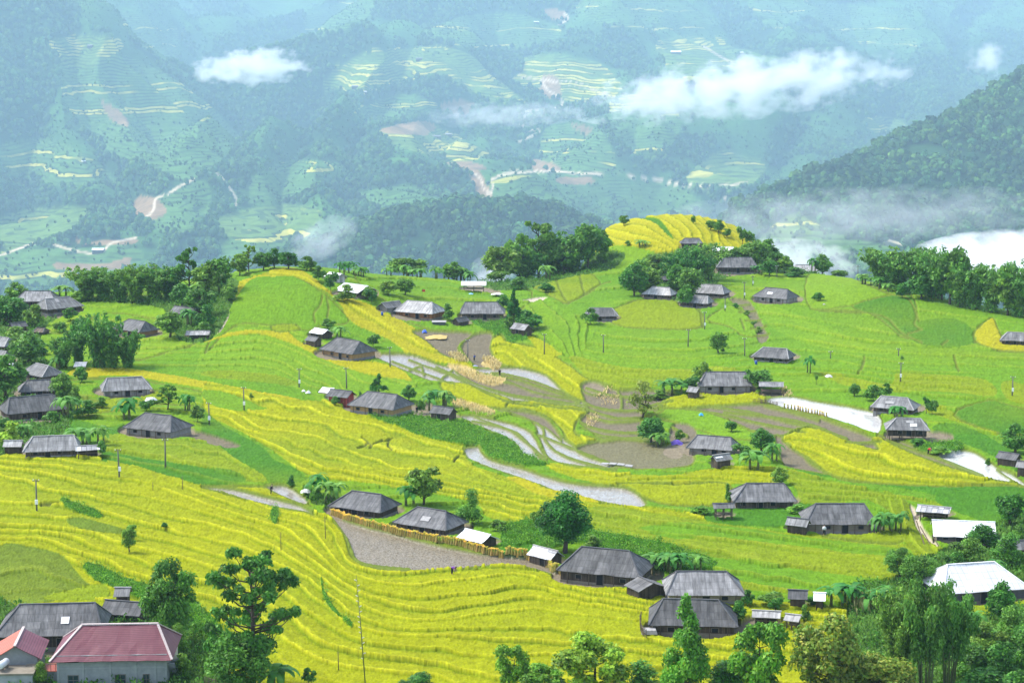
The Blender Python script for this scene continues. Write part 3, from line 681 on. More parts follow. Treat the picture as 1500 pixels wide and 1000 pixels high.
ROADS = [[(0,374),(50,357),(75,357),(105,366),(132,371),(150,368),(165,356),(200,348)], [(246,284),(262,274),(284,263)], [(210,320),(225,308),(228,292),(240,286)], [(318,254),(326,262),(335,274),(346,292),(342,306)],
 [(722,263),(738,255),(770,252),(815,251),(845,254),(888,254),(950,262),(1000,271),(1050,272),(1095,268)], [(692,252),(704,262),(708,275),(720,284)], [(720,263),(722,275),(712,287)], [(760,112),(800,118),(850,124),(880,136),(900,142)],
 [(795,115),(800,130),(822,146),(820,156),(775,168),(762,175)], [(1060,290),(1072,297),(1085,302)], [(762,180),(772,190),(790,193),(760,208)], [(826,20),(832,28),(820,36)], [(520,365),(532,380),(545,388)], [(880,336),(900,330),(940,326),(975,322)], [(1030,68),(1085,100),(1130,118)], [(800,160),(760,165),(740,172)]]
RLINES = [smooth_line(L, False, 4) for L in ROADS]
RAV = [smooth_line(L, False, 3) for L in ([(345,262),(352,205),(335,145),(300,90),(270,30)], [(210,330),(170,250),(140,180),(112,100),(100,20)], [(300,300),(270,240),(215,170),(170,100)], [(520,330),(500,260),(520,190),(572,130),(600,60),(640,10)],
 [(700,320),(680,270),(650,215),(700,155),(680,100),(620,50)], [(880,320),(870,260),(850,205),(770,150),(745,90),(720,30)], [(1010,330),(965,260),(930,190),(945,120),(900,50)], [(1120,265),(1150,205),(1180,140),(1100,70),(1060,10)], [(1300,190),(1320,120),(1260,50),(1240,0)], [(60,330),(40,250),(60,160),(30,60)], [(430,340),(415,270),(440,200),(470,130)], [(1420,110),(1400,50),(1440,0)])]
def ravine(px, py):
    d = np.full(px.shape, 1e9)
    for L in RAV: d = np.minimum(d, seg_dist(px, py, L))
    return d
SM, SR, SK = 4.48, 4.2, 4.0
def z_far(x0, y0):
    x, y = x0/SM, y0/SM
    m = T_main(x, y)
    rid = 1-np.abs(fbm(x/260+2, y/420+5, 3))*2
    m = m+sstep(1100, 1700, y)*(70*(rid-.6)+34*fbm(x/120+y/300, y/190+7, 3))+5*fbm(x/40, y/40, 3)
    pa, pb = project(x, y, m)
    dr = ravine(pa+14*fbm(pa/60, pb/60, 2), pb)
    rd = np.full(np.shape(x), 1e9)
    for L in RLINES: rd = np.minimum(rd, seg_dist(pa, pb, L))
    m = m+sstep(1250, 1600, y)*(10-24*np.maximum(0, 1-dr/48)**1.2)*(.08+.92*sstep(22, 80, rd))
    m = SM*np.minimum(m, 170)
    x, y = x0/SR, y0/SR
    r = T_rid(x, y)+8*fbm(x/70+1, y/70, 3); r = np.where((y > 1700) | (x < 40) | (x > 800), -400, r)
    r = SR*(r-400*(1-sstep(80, 130, x)))
    x, y = x0/SK, y0/SK
    k = T_mnd(x, y)+6*fbm(x/60+8, y/60, 3); k = np.where((np.abs(y-1340) > 190), -400, k)
    k = SK*(k-300*sstep(0, 1, (np.abs(x+50)-190)/90))
    z = smax(smax(m, r, 8), k, 8)
    return np.where(y0 < 2700, np.minimum(z, -250+(y0-760)*0.02), z), r, k, m
uf = np.concatenate([np.linspace(-.48, -.30, 60)[:-1], np.linspace(-.30, .30, 760), np.linspace(.30, .48, 60)[1:]])
yf = np.concatenate([np.linspace(760, 2700, 24)[:-1], np.linspace(2700, 6300, 290)[:-1], np.linspace(6300, 15200, 380)[:-1], np.linspace(15200, 18600, 40)])
Uf, Yf = np.meshgrid(uf, yf); Xf = Uf*Yf
Zf, rf, kf, mf = z_far(Xf, Yf)
pxf, pyf = project(Xf, Yf, Zf)
owner = np.where(rf >= np.maximum(mf, kf)-1, 1, np.where(kf >= mf-1, 2, 0))
open_ = np.zeros(Xf.shape); yel = np.zeros(Xf.shape); red = np.zeros(Xf.shape); pth = np.zeros(Xf.shape)
wfx = pxf+7*fbm(Xf/270, Yf/270, 3); wfy = pyf+5*fbm(Xf/270+9, Yf/270, 3)
def fz(arr, pts, v=1.0, own=0, blur=0):
    P = smooth_line(pts, True, 4); ins = in_poly(wfx, wfy, P)
    if own is not None: ins &= (owner == own)
    arr[ins] = np.maximum(arr[ins], v)
# open terraced land: (polygon, share of ripe yellow stripes)
OPEN = [([(472,130),(480,108),(532,80),(612,70),(672,72),(700,86),(720,108),(770,148),(712,150),(656,122),(608,118),(532,138),(476,134)], .8),
 ([(770,82),(844,86),(886,98),(910,130),(872,150),(824,146),(796,133),(750,124),(766,100)], .8),
 ([(556,192),(624,180),(650,192),(682,208),(722,228),(664,238),(608,222),(574,210)], .9),
 ([(405,238),(490,238),(505,256),(464,274),(398,304),(380,280)], .15), ([(320,318),(400,300),(468,306),(440,350),(338,348)], 1.0),
 ([(76,60),(148,52),(178,60),(162,88),(98,98)], 1.0), ([(90,90),(120,70),(200,86),(282,134),(350,195),(340,225),(300,255),(262,262),(220,248),(150,216),(100,160)], .12),
 ([(0,216),(92,210),(170,264),(80,274),(0,250)], .25), ([(0,318),(72,306),(126,302),(120,330),(40,358),(0,374)], .5),
 ([(0,372),(90,362),(190,360),(210,380),(150,410),(0,420)], .25), ([(200,300),(260,280),(300,262),(310,300),(280,340),(220,330)], .1),
 ([(966,60),(1033,58),(1082,98),(1005,118),(970,94)], .7), ([(1050,50),(1098,78),(1170,88),(1126,100),(1070,80)], .6),
 ([(1004,262),(1061,219),(1124,242),(1092,278),(1030,280)], .8), ([(1264,178),(1304,170),(1330,187),(1290,198)], .9),
 ([(800,187),(872,185),(905,240),(850,258),(796,240)], .3), ([(1180,8),(1300,18),(1345,70),(1240,62)], .15),
 ([(448,22),(545,-5),(525,40),(456,52)], .15), ([(712,275),(760,252),(882,262),(1002,275),(1020,312),(880,322),(756,322)], .2),
 ([(620,50),(700,20),(800,30),(820,60),(720,75)], .1), ([(890,150),(960,140),(1000,180),(960,230),(900,200)], .3),
 ([(520,160),(600,140),(640,160),(560,182)], .15), ([(330,350),(420,352),(400,385),(330,385)], .1), ([(850,0),(980,0),(1050,35),(960,48),(860,30)], .25),
 ([(1100,0),(1180,0),(1160,40),(1110,30)], .2), ([(520,285),(600,270),(650,300),(560,310)], .1), ([(370,260),(400,250),(390,290),(365,300)], .1), ([(180,20),(260,40),(250,90),(200,60)], .1)]
for P, yv in OPEN:
    fz(open_, P); fz(yel, P, yv)
fz(open_, [(1100,362),(1155,316),(1200,330),(1240,345),(1320,365),(1330,395),(1100,400)], 1, 1); fz(yel, [(1100,362),(1155,312),(1200,330),(1140,370)], 1, 1)
for P in ([(793,114),(818,114),(822,140),(800,144)], [(560,188),(625,178),(628,196),(580,198)], [(645,152),(692,152),(685,172),(655,168)], [(688,248),(705,255),(722,292),(700,290)], [(783,232),(815,240),(822,252),(786,250)],
          [(190,300),(215,286),(245,306),(210,325)], [(85,384),(150,386),(192,376),(176,394),(90,394)], [(110,345),(130,352),(200,350),(190,358),(120,356)], [(990,120),(1020,118),(1016,126)], [(1105,268),(1125,262),(1130,272)], [(150,150),(175,160),(190,185),(165,178)], [(800,10),(828,16),(826,30),(806,26)],
          [(820,260),(870,262),(868,270),(822,268)], [(840,182),(870,190),(860,200)], [(655,240),(690,238),(720,246),(690,250)]):
    fz(red, P); fz(open_, P)
for L in ROADS:
    P = smooth_line(L, False, 5); d = seg_dist(pxf+1.5*fbm(Xf/90, Yf/90, 2), pyf+1.0*fbm(Xf/90+4, Yf/90, 2), P); pth = np.maximum(pth, np.clip(1.9-d/1.15, 0, 1)*(owner != 1))
P = smooth_line([(1290,348),(1330,360),(1370,366),(1410,378)], False, 5); pth = np.maximum(pth, np.clip(1.9-seg_dist(pxf, pyf, P)/1.2, 0, 1)*(owner == 1)*.8)
gn = fbm(Xf/576+31, Yf/576+17, 4)
dk = np.zeros(Xf.shape)
for P in ([(-80,-20),(70,-20),(112,60),(60,185),(0,215),(-80,215)], [(185,40),(330,58),(440,10),(425,140),(362,205),(345,250),(330,215),(295,180),(245,112)], [(440,150),(520,142),(620,172),(560,190),(572,212),(540,262),(420,236),(395,215)],
          [(505,262),(560,242),(700,258),(690,300),(560,330),(480,300)], [(600,104),(650,120),(708,152),(770,176),(740,182),(680,160),(640,150)], [(560,40),(640,0),(760,28),(880,60),(968,112),(900,100),(850,84),(766,74),(720,76),(620,52)],
          [(890,170),(960,200),(1060,205),(1120,232),(1260,200),(1330,215),(1180,300),(1040,300),(960,262),(900,240)], [(1060,60),(1180,66),(1330,90),(1500,60),(1560,200),(1300,200),(1150,140)], [(-60,268),(60,278),(150,290),(190,330),(120,340),(60,300),(-60,320)],
          [(280,300),(340,300),(330,350),(400,400),(250,400),(240,350)], [(700,160),(790,160),(800,200),(880,262),(740,250),(720,220)], [(160,190),(240,260),(290,300),(240,300),(170,262)]):
    fz(dk, P)
dk = np.maximum(dk, ((ravine(wfx, wfy) < 16) & (owner == 0)).astype(float)*(open_ < .5))
gn = np.where(dk > 0, gn+.35, gn-.02)
forest = np.clip(.5+2.6*gn, 0, 1)*(1-open_)
forest = np.where(owner == 1, np.maximum(forest, .98)*(1-open_), forest); forest = np.where(owner == 2, .95, forest)
forest *= (1-np.clip(pth*2, 0, 1))
gv = fbm(Xf/200, Yf/200, 3)[..., None]
gr = np.array((0.052, 0.135, 0.026))*(1+.35*gv); fo = np.array((0.022, 0.062, 0.020))*(1+.3*gv)
cf = gr*(1-forest[..., None])+fo*forest[..., None]
def tf(mask, tgt, k=1.0):
    global cf
    cf = cf*(1-(k*mask)[..., None])+np.array(tgt)*(k*mask)[..., None]
tf(open_*(yel < .4), (0.080, 0.170, 0.036), .85); tf(open_*(yel >= .4), (0.110, 0.190, 0.036), .9)
tf(red, (0.30, 0.150, 0.085), .75); tf(np.clip(pth, 0, 1), (0.55, 0.44, 0.30), .95)
mk = np.stack([np.clip(open_-red, 0, 1), yel, np.clip(pth+red, 0, 1)], 2)
t = NT('far_slope'); b = t.bsdf(.95, .05)
geo = t.n('ShaderNodeNewGeometry').outputs['Position']; sx = t.n('ShaderNodeSeparateXYZ'); t.l(geo, sx.inputs[0])
c = t.attr('Col').outputs['Color']; m = t.n('ShaderNodeSeparateColor'); t.l(t.attr('Msk').outputs['Color'], m.inputs[0])
zz = t.math('ADD', sx.outputs[2], t.mapr(t.noise(geo, .0027, 3), 0, 1, -51, 51))
ph = t.math('FRACT', t.math('DIVIDE', zz, 14.4))
rid = t.math('FLOOR', t.math('DIVIDE', zz, 14.4))
wn_ = t.n('ShaderNodeTexWhiteNoise', noise_dimensions='1D'); t.l(rid, wn_.inputs['W'])
brk = t.mapr(t.noise(geo, .007, 3), .40, .60, .15, 1)
riser = t.math('MULTIPLY', t.math('MULTIPLY', t.math('GREATER_THAN', ph, .62), m.outputs[0]), brk)
patch = t.mapr(t.noise(geo, .0044, 2), .42, .55, 0, 1)
ripe_ = t.math('MULTIPLY', t.math('MULTIPLY', t.math('LESS_THAN', ph, .62), t.math('LESS_THAN', wn_.outputs['Value'], t.math('MULTIPLY', m.outputs[1], .62))), patch)
ripe_ = t.math('MULTIPLY', ripe_, m.outputs[0])
cc = t.mix(t.math('MULTIPLY', riser, .85), c, (0.018, 0.050, 0.018))
cc = t.mix(t.math('MULTIPLY', ripe_, .9), cc, (0.46, 0.42, 0.07))
cc = t.scale(cc, t.mapr(t.noise(geo, .027, 4, .7), .25, .75, .6, 1.4))
t.l(cc, b.inputs['Base Color'])
far = grid_mesh('valley_side', Xf, Yf, Zf, {'Col': cf, 'Msk': mk}, t.m)
tag(far, 'far mountainside of forest, terraces and pale roads under blue haze', kind='structure')
# forest: single trees, too many to count, merged per slope
def forest_mesh(name, label, sel, n, h0, h1, leafy):
    r = np.random.default_rng(len(name)*13+n)
    pr = sel[:-1, :-1].astype(float)
    dx = (uf[1]-uf[0]); area = (np.diff(uf)[None, :]*Yf[:-1, :-1])*np.diff(yf)[:, None]
    pr = (pr*area).ravel(); pr /= pr.sum()
    idx = r.choice(len(pr), n, p=pr); i, j = np.unravel_index(idx, area.shape)
    a = r.random(n); bb = r.random(n)
    y = yf[i]+(yf[i+1]-yf[i])*bb; u = uf[j]+(uf[j+1]-uf[j])*a; x = u*y
    z = Zf[i, j]*(1-a)*(1-bb)+Zf[i, j+1]*a*(1-bb)+Zf[i+1, j]*(1-a)*bb+Zf[i+1, j+1]*a*bb
    clump = .8+.5*fbm(x/80, y/80, 2)
    h = r.uniform(h0, h1, n)*clump; w = h*r.uniform(.65, 1.05, n)
    # crown: a rough dome of 3 rings x 6
    ang = np.linspace(0, 2*np.pi, 7)[:-1]; rings = [(.15, .65), (.42, 1.0), (.72, .78), (.93, .36)]
    V = []; 
    for zf_, rr in rings:
        rad = rr*r.uniform(.6, 1.25, (n, 6)); an = ang+r.uniform(-.3, .3, (n, 6))
        V.append(np.stack([x[:, None]+w[:, None]*.5*rad*np.cos(an), y[:, None]+w[:, None]*.5*rad*np.sin(an), z[:, None]+h[:, None]*(zf_+r.uniform(-.09, .09, (n, 6)))], 2))
    V = np.stack(V, 1)          # n,4,6,3
    Vb = V.reshape(n*24, 3)
    q = []
    for k in range(3):
        for s in range(6): q.append((k*6+s, k*6+(s+1) % 6, (k+1)*6+(s+1) % 6, (k+1)*6+s))
    q += [(18, 19, 20, 21), (18, 21, 22, 23)]
    q = np.array(q); Fq = (np.arange(n)[:, None, None]*24+q[None]).reshape(-1, 4)
    tone = r.uniform(.6, 1.5, n)*(.85+.5*fbm(x/140+3, y/140, 2)); yl = r.random(n)
    base = np.stack([0.036+.036*yl, 0.104+.036*yl, 0.030-.006*yl], 1)*tone[:, None]
    Cb = np.repeat(base, 24, 0)*r.uniform(.75, 1.25, (n*24, 1))
    if leafy:
        k = leafy
        th = r.uniform(0, 2*np.pi, (n, k)); ph = np.arccos(r.uniform(-.25, 1, (n, k)))
        dirv = np.stack([np.sin(ph)*np.cos(th), np.sin(ph)*np.sin(th), np.cos(ph)], 2)
        cen = np.stack([x, y, z+.45*h], 1)[:, None]+dirv*np.stack([w*.52, w*.52, h*.52], 1)[:, None]*r.uniform(.8, 1.15, (n, k, 1))
        s = (w[:, None]*r.uniform(.10, .22, (n, k)))[..., None]
        e1 = r.normal(0, 1, (n, k, 3)); e1 /= np.linalg.norm(e1, axis=2, keepdims=True); e2 = np.cross(dirv, e1); e2 /= np.linalg.norm(e2, axis=2, keepdims=True)+1e-6
        L = np.stack([cen-e1*s-e2*s, cen+e1*s-e2*s*.7, cen+e1*s*.8+e2*s, cen-e1*s*.7+e2*s], 2).reshape(-1, 3)
        Fl = np.arange(len(L)).reshape(-1, 4)+len(Vb)
        Cl = np.repeat((base[:, None]*r.uniform(.7, 1.6, (n, k, 1))).reshape(-1, 3), 4, 0)
        Vb = np.vstack([Vb, L]); Fq = np.vstack([Fq, Fl]); Cb = np.vstack([Cb, Cl])
    me = polys_mesh(name, Vb, Fq, Cb, [MAT_FOREST], True)
    o = bpy.data.objects.new(name, me); COL.objects.link(o); tag(o, label, 'forest', kind='stuff'); return o
t = NT('far_foliage'); b = t.bsdf(.9, .05); t.l(t.attr('Col').outputs['Color'], b.inputs['Base Color']); MAT_FOREST = t.m
inview = (np.abs(Uf) < .42)
den = np.clip(forest-.35, 0, 1)*(owner == 0)*inview*np.where(Yf > 11700, .45, 1)*np.where(Yf > 15700, 0, 1)
forest_mesh('valley_forest', 'hazy blue green forest covering the far mountainside', den, 64000, 22, 41, 5)
forest_mesh('scattered_valley_trees', 'loose trees and bushes dotted over the open slopes of the far mountainside', ((1-forest)*(1-open_)+.55*open_*(yel < .4)+.06*open_)*(owner == 0)*inview*(Yf < 14900)*(pth < .1)*(red < .1), 52000, 7, 16, 4)
forest_mesh('ridge_forest', 'dark forest on the wooded ridge at the right', (forest)*(owner == 1)*inview, 9500, 21, 38, 28)
forest_mesh('mound_forest', 'dark forest on the low wooded mound behind the village', (forest)*(owner == 2)*inview, 4000, 25, 45, 22)
forest_mesh('ridge_scrub', 'low scrub on the foggy foot of the wooded ridge', (open_ > .5)*(owner == 1)*inview, 300, 8, 17, 14)
# a few white roofs far across the valley
# ---------------------------------------------------------------- haze: one even box of air
def box_mesh(name, a, b_):
    V = [(x, y, z) for x in (a[0], b_[0]) for y in (a[1], b_[1]) for z in (a[2], b_[2])]
    Fq = [(0, 1, 3, 2), (4, 6, 7, 5), (0, 4, 5, 1), (2, 3, 7, 6), (0, 2, 6, 4), (1, 5, 7, 3)]
    me = bpy.data.meshes.new(name); me.from_pydata(V, [], Fq); me.update(); return me
t = NT('haze_air'); pv = t.n('ShaderNodeVolumePrincipled'); pv.inputs['Color'].default_value = (0.54, 0.80, 1.0, 1)
pv.inputs['Density'].default_value = HAZE_D; pv.inputs['Anisotropy'].default_value = 0.0
t.l(pv.outputs[0], t.out.inputs['Volume']); t.m.cycles.homogeneous_volume = True
me = box_mesh('haze', (-9200, -30, min(Zf.min(), Zg.min())-1), (9200, 19000, max(Zf.max(), 0)+20)); me.materials.append(t.m)
o = bpy.data.objects.new('haze', me); COL.objects.link(o); tag(o, 'thin blue haze filling the valley', 'haze', kind='stuff')
# ---------------------------------------------------------------- mist banks drifting along the slopes
def mist(name, label, px, py, Y, wpx, hpx, deep, dens, tilt=0, seed=0, thr=.42, sc=2.2):
    c = at_y(px, py, Y); k = Y/F
    bm = bmesh.new(); bmesh.ops.create_icosphere(bm, subdivisions=4, radius=1.0)
    me = bpy.data.meshes.new(name); bm.to_mesh(me); bm.free()
    t = NT('mist_'+str(seed)); pv = t.n('ShaderNodeVolumePrincipled')
    pv.inputs['Color'].default_value = (1, 1, 1, 1); pv.inputs['Anisotropy'].default_value = 0.1
    tc = t.n('ShaderNodeTexCoord').outputs['Object']
    mp = t.n('ShaderNodeMapping'); t.l(tc, mp.inputs[0]); mp.inputs['Location'].default_value = (seed*3.1, seed*1.7, seed)
    mp.inputs['Scale'].default_value = (sc*max(1, wpx/hpx*.55), 1.2, sc*.8)
    ln = t.n('ShaderNodeVectorMath', operation='LENGTH'); t.l(tc, ln.inputs[0])
    edge = t.mapr(ln.outputs['Value'], .25, 1.0, 1.0, 0)
    ns = t.noise(mp.outputs[0], 1.0, 5, .6)
    v = t.math('ADD', t.math('MULTIPLY', edge, .55), t.math('MULTIPLY', t.math('SUBTRACT', ns, .5), 2.1))
    d = t.mapr(v, thr-.31, thr+.20, 0, dens)
    d = t.math('MULTIPLY', d, t.math('GREATER_THAN', edge, .001))
    t.l(d, pv.inputs['Density']); t.l(pv.outputs[0], t.out.inputs['Volume'])
    me.materials.append(t.m)
    o = bpy.data.objects.new('mist_bank', me); COL.objects.link(o)
    o.location = c; o.scale = (wpx*k/2, deep, hpx*k/2); o.rotation_euler = (0, R_(-tilt), 0)
    return tag(o, label, 'mist', kind='stuff')
mist('mist', 'bright white cloud lying on the right half of the far mountainside', 1085, 128, 7800, 520, 100, 200, .013, 7, 1)
mist('mist', 'small white cloud caught in the side valley at the upper left', 368, 98, 8300, 190, 62, 160, .015, 3, 2)
mist('mist', 'little white wisp near the upper right corner', 1446, 86, 8000, 66, 60, 110, .009, 25, 3)
mist('mist', 'thick white fog lying behind the trees at the right', 1450, 380, 1000, 300, 80, 60, .05, 8, 4, .3)
mist('mist', 'thin veil of mist along the foot of the wooded ridge', 1240, 318, 3600, 640, 90, 190, .0017, 3, 5, .3)
mist('mist', 'pale mist behind the right end of the village ridge', 1150, 385, 1100, 240, 70, 50, .02, 0, 6, .3)
mist('mist', 'faint wisp above the low wooded mound', 470, 350, 4200, 120, 60, 130, .003, 25, 7, .3)
mist('mist', 'thin scarf of mist across the middle of the far mountainside', 740, 168, 7600, 260, 40, 180, .0022, 2, 8, .3)
mist('mist', 'pale mist in the gap left of the tall ridge trees', 722, 398, 1200, 70, 50, 40, .015, 0, 9, .3)
# ---------------------------------------------------------------- house materials
def roof_mat(name, c0, c1, joint=.28, streak=.55, tile=False, rough=.8, wob=.16):
    t = NT(name); b = t.bsdf(rough, .25)
    a = t.attr('RU').outputs['Vector']; sx = t.n('ShaderNodeSeparateXYZ'); t.l(a, sx.inputs[0])
    oi = t.n('ShaderNodeObjectInfo').outputs['Random']
    pos = t.n('ShaderNodeTexCoord').outputs['Object']
    u, v = sx.outputs[0], sx.outputs[1]
    cv = t.n('ShaderNodeCombineXYZ'); t.l(t.math('MULTIPLY', u, 1.6), cv.inputs[0]); t.l(t.math('MULTIPLY', v, .22), cv.inputs[1]); t.l(t.math('MULTIPLY', oi, 50), cv.inputs[2])
    st = t.noise(cv.outputs[0], 1.3, 4, .65)
    bl = t.noise(pos, .55, 4, .6)
    cc = t.mix(t.mapr(bl, .3, .7, 0, 1), c0, c1)
    cc = t.scale(cc, t.mapr(st, .25, .75, 1-streak, 1+streak))
    if tile:
        ln = t.math('FRACT', t.math('DIVIDE', v, .32)); cc = t.mix(t.math('GREATER_THAN', ln, .72), cc, t.scale(cc, .55))
    else:
        cell = t.n('ShaderNodeCombineXYZ'); t.l(t.math('FLOOR', t.math('DIVIDE', u, .88)), cell.inputs[0]); t.l(t.math('FLOOR', t.math('DIVIDE', v, 1.35)), cell.inputs[1]); t.l(t.math('MULTIPLY', oi, 90), cell.inputs[2])
        w = t.n('ShaderNodeTexWhiteNoise', noise_dimensions='3D'); t.l(cell.outputs[0], w.inputs['Vector'])
        cc = t.scale(cc, t.mapr(w.outputs['Value'], 0, 1, 1-wob, 1+wob))
        j1 = t.math('LESS_THAN', t.math('FRACT', t.math('DIVIDE', u, .88)), .09); j2 = t.math('LESS_THAN', t.math('FRACT', t.math('DIVIDE', v, 1.35)), .07)
        jj = t.math('MAXIMUM', j1, j2)
        cc = t.mix(t.math('MULTIPLY', jj, joint), cc, (.012, .012, .013))
        rib = t.math('SINE', t.math('MULTIPLY', u, 36.0)); bp = t.n('ShaderNodeBump'); bp.inputs['Strength'].default_value = .35; bp.inputs['Distance'].default_value = .03
        t.l(rib, bp.inputs['Height']); t.l(bp.outputs[0], b.inputs['Normal'])
    cc = t.scale(cc, t.mapr(oi, 0, 1, .7, 1.35))
    t.l(cc, b.inputs['Base Color']); return t.m
def wall_mat(name, c0, c1, plank=.22, dark=.5):
    t = NT(name); b = t.bsdf(.9, .15)
    pos = t.n('ShaderNodeTexCoord').outputs['Object']; sx = t.n('ShaderNodeSeparateXYZ'); t.l(pos, sx.inputs[0])
    oi = t.n('ShaderNodeObjectInfo').outputs['Random']
    cc = t.mix(t.mapr(t.noise(pos, 1.1, 4, .65), .3, .7, 0, 1), c0, c1)
    if plank:
        q = t.math('ADD', sx.outputs[0], sx.outputs[1])
        w = t.n('ShaderNodeTexWhiteNoise', noise_dimensions='1D'); t.l(t.math('FLOOR', t.math('DIVIDE', q, plank)), w.inputs['W'])
        cc = t.scale(cc, t.mapr(w.outputs['Value'], 0, 1, .65, 1.35))
        cc = t.mix(t.math('MULTIPLY', t.math('LESS_THAN', t.math('FRACT', t.math('DIVIDE', q, plank)), .14), dark), cc, (.01, .008, .006))
    cc = t.scale(cc, t.mapr(oi, 0, 1, .8, 1.2)); t.l(cc, b.inputs['Base Color']); return t.m
def flat_mat(name, c, rough=.8, spec=.2, var=.25, sc=3.0):
    t = NT(name); b = t.bsdf(rough, spec); pos = t.n('ShaderNodeTexCoord').outputs['Object']
    cc = t.scale(t.mix(0.0, c, c), t.mapr(t.noise(pos, sc, 4, .6), .25, .75, 1-var, 1+var)); t.l(cc, b.inputs['Base Color']); return t.m
RM = {'grey': roof_mat('roof_grey', (.135, .133, .132), (.215, .212, .208)), 'dark': roof_mat('roof_dark', (.078, .078, .080), (.140, .138, .136)),
      'light': roof_mat('roof_pale', (.24, .235, .23), (.37, .36, .345)), 'white': roof_mat('roof_white', (.66, .67, .69), (.80, .80, .80), .34, .10, rough=.5, wob=.06),
      'brown': roof_mat('roof_thatch', (.10, .075, .055), (.17, .135, .10), .1, .5), 'lattice': roof_mat('roof_patchwork', (.30, .30, .31), (.36, .36, .37), .7, .3, wob=.8),
      'pink': roof_mat('roof_pink_tile', (.135, .040, .056), (.172, .058, .072), 0, .10, True, .55), 'orange': roof_mat('roof_orange_tile', (.36, .085, .05), (.42, .11, .07), 0, .1, True, .55)}
WM = {'wood': wall_mat('wall_planks', (.050, .036, .027), (.105, .080, .060)), 'tan': wall_mat('wall_tan_mud', (.30, .185, .085), (.40, .26, .13), 0), 'pale': wall_mat('wall_pale_board', (.26, .25, .24), (.38, .36, .34), .5, .35),
      'stone': wall_mat('wall_grey_stone', (.17, .16, .15), (.27, .26, .24), 0), 'mud': wall_mat('wall_mud', (.17, .145, .11), (.25, .22, .17), 0), 'grey': wall_mat('wall_grey_block', (.055, .055, .06), (.10, .10, .105), 0),
      'orange': wall_mat('wall_orange_wood', (.20, .085, .035), (.30, .14, .06)), 'red': wall_mat('wall_red', (.30, .045, .04), (.22, .05, .045), .3), 'concrete': wall_mat('wall_concrete', (.23, .245, .25), (.32, .33, .33), 0)}
M_CAP = {'dark': flat_mat('cap_grey', (.10, .10, .105)), 'light': flat_mat('cap_pale', (.33, .32, .31)), 'white': flat_mat('cap_white', (.72, .72, .72)), 'tile': flat_mat('cap_tile', (.50, .42, .40), var=.4, sc=8)}
M_DARK = flat_mat('dark_opening', (.012, .012, .014)); M_POST = flat_mat('weathered_post', (.10, .075, .055)); M_TIM = flat_mat('timber', (.16, .12, .085)); M_WHITE = flat_mat('white_sheet', (.74, .74, .74), var=.08)
M_FRAME = flat_mat('window_frame', (.16, .14, .12))
def obj(name, me, parent=None, loc=None):
    o = bpy.data.objects.new(name, me); COL.objects.link(o)
    if parent: o.parent = parent
    if loc is not None: o.location = loc
    return o
def empty(name, loc, rz=0):
    o = bpy.data.objects.new(name, None); COL.objects.link(o); o.location = loc; o.rotation_euler = (0, 0, rz); o.empty_display_size = .5; return o
class MB:
    def __init__(s): s.V = []; s.F = []; s.U = []
    def box(s, x0, y0, z0, x1, y1, z1):
        n = len(s.V); s.V += [(x, y, z) for x in (x0, x1) for y in (y0, y1) for z in (z0, z1)]
        s.F += [tuple(n+i for i in f) for f in ((0, 1, 3, 2), (4, 6, 7, 5), (0, 4, 5, 1), (2, 3, 7, 6), (0, 2, 6, 4), (1, 5, 7, 3))]; return s
    def bar(s, a, b, w, h=None, k=4, w2=None):
        a = Vector(a); b = Vector(b); d = (b-a).normalized(); up = Vector((0, 0, 1)) if abs(d.z) < .95 else Vector((1, 0, 0))
        e = d.cross(up).normalized(); f = e.cross(d); h = h or w; n = len(s.V); q = (w2 or w)/w
        for p, m in ((a, 1), (b, q)):
            for i in range(k):
                t = 2*math.pi*(i+.5)/k; c = math.cos(t)*(1.414 if k == 4 else 1); g = math.sin(t)*(1.414 if k == 4 else 1)
                s.V.append(tuple(p+e*c*w/2*m+f*g*h/2*m))
        for i in range(k): s.F.append((n+i, n+(i+1) % k, n+k+(i+1) % k, n+k+i))
        s.F += [tuple(n+i for i in range(k))[::-1], tuple(n+k+i for i in range(k))]; return s
    def tube(s, pts, rad, k=6):
        n = len(s.V); P = [Vector(p) for p in pts]
        for i, p in enumerate(P):
            d = (P[min(i+1, len(P)-1)]-P[max(i-1, 0)]).normalized(); up = Vector((0, 0, 1)) if abs(d.z) < .9 else Vector((1, 0, 0))
            e = d.cross(up).normalized(); f = e.cross(d); r = rad[i] if hasattr(rad, '__len__') else rad
            for j in range(k): t = 2*math.pi*j/k; s.V.append(tuple(p+e*math.cos(t)*r+f*math.sin(t)*r))
        for i in range(len(P)-1):
            for j in range(k): s.F.append((n+i*k+j, n+i*k+(j+1) % k, n+(i+1)*k+(j+1) % k, n+(i+1)*k+j))
        s.F += [tuple(n+j for j in range(k))[::-1], tuple(n+(len(P)-1)*k+j for j in range(k))]; return s
    def mesh(s, name, mat, smooth=False):
        me = bpy.data.meshes.new(name); me.from_pydata(s.V, [], s.F)
        if s.U:
            a = me.attributes.new('RU', 'FLOAT_VECTOR', 'POINT'); a.data.foreach_set('vector', np.array(s.U, np.float32).ravel())
        if smooth: me.polygons.foreach_set('use_smooth', np.ones(len(me.polygons), bool))
        me.materials.append(mat); me.update(); return me
    def build(s, name, mat, parent=None, smooth=False): return obj(name, s.mesh(name, mat, smooth), parent)
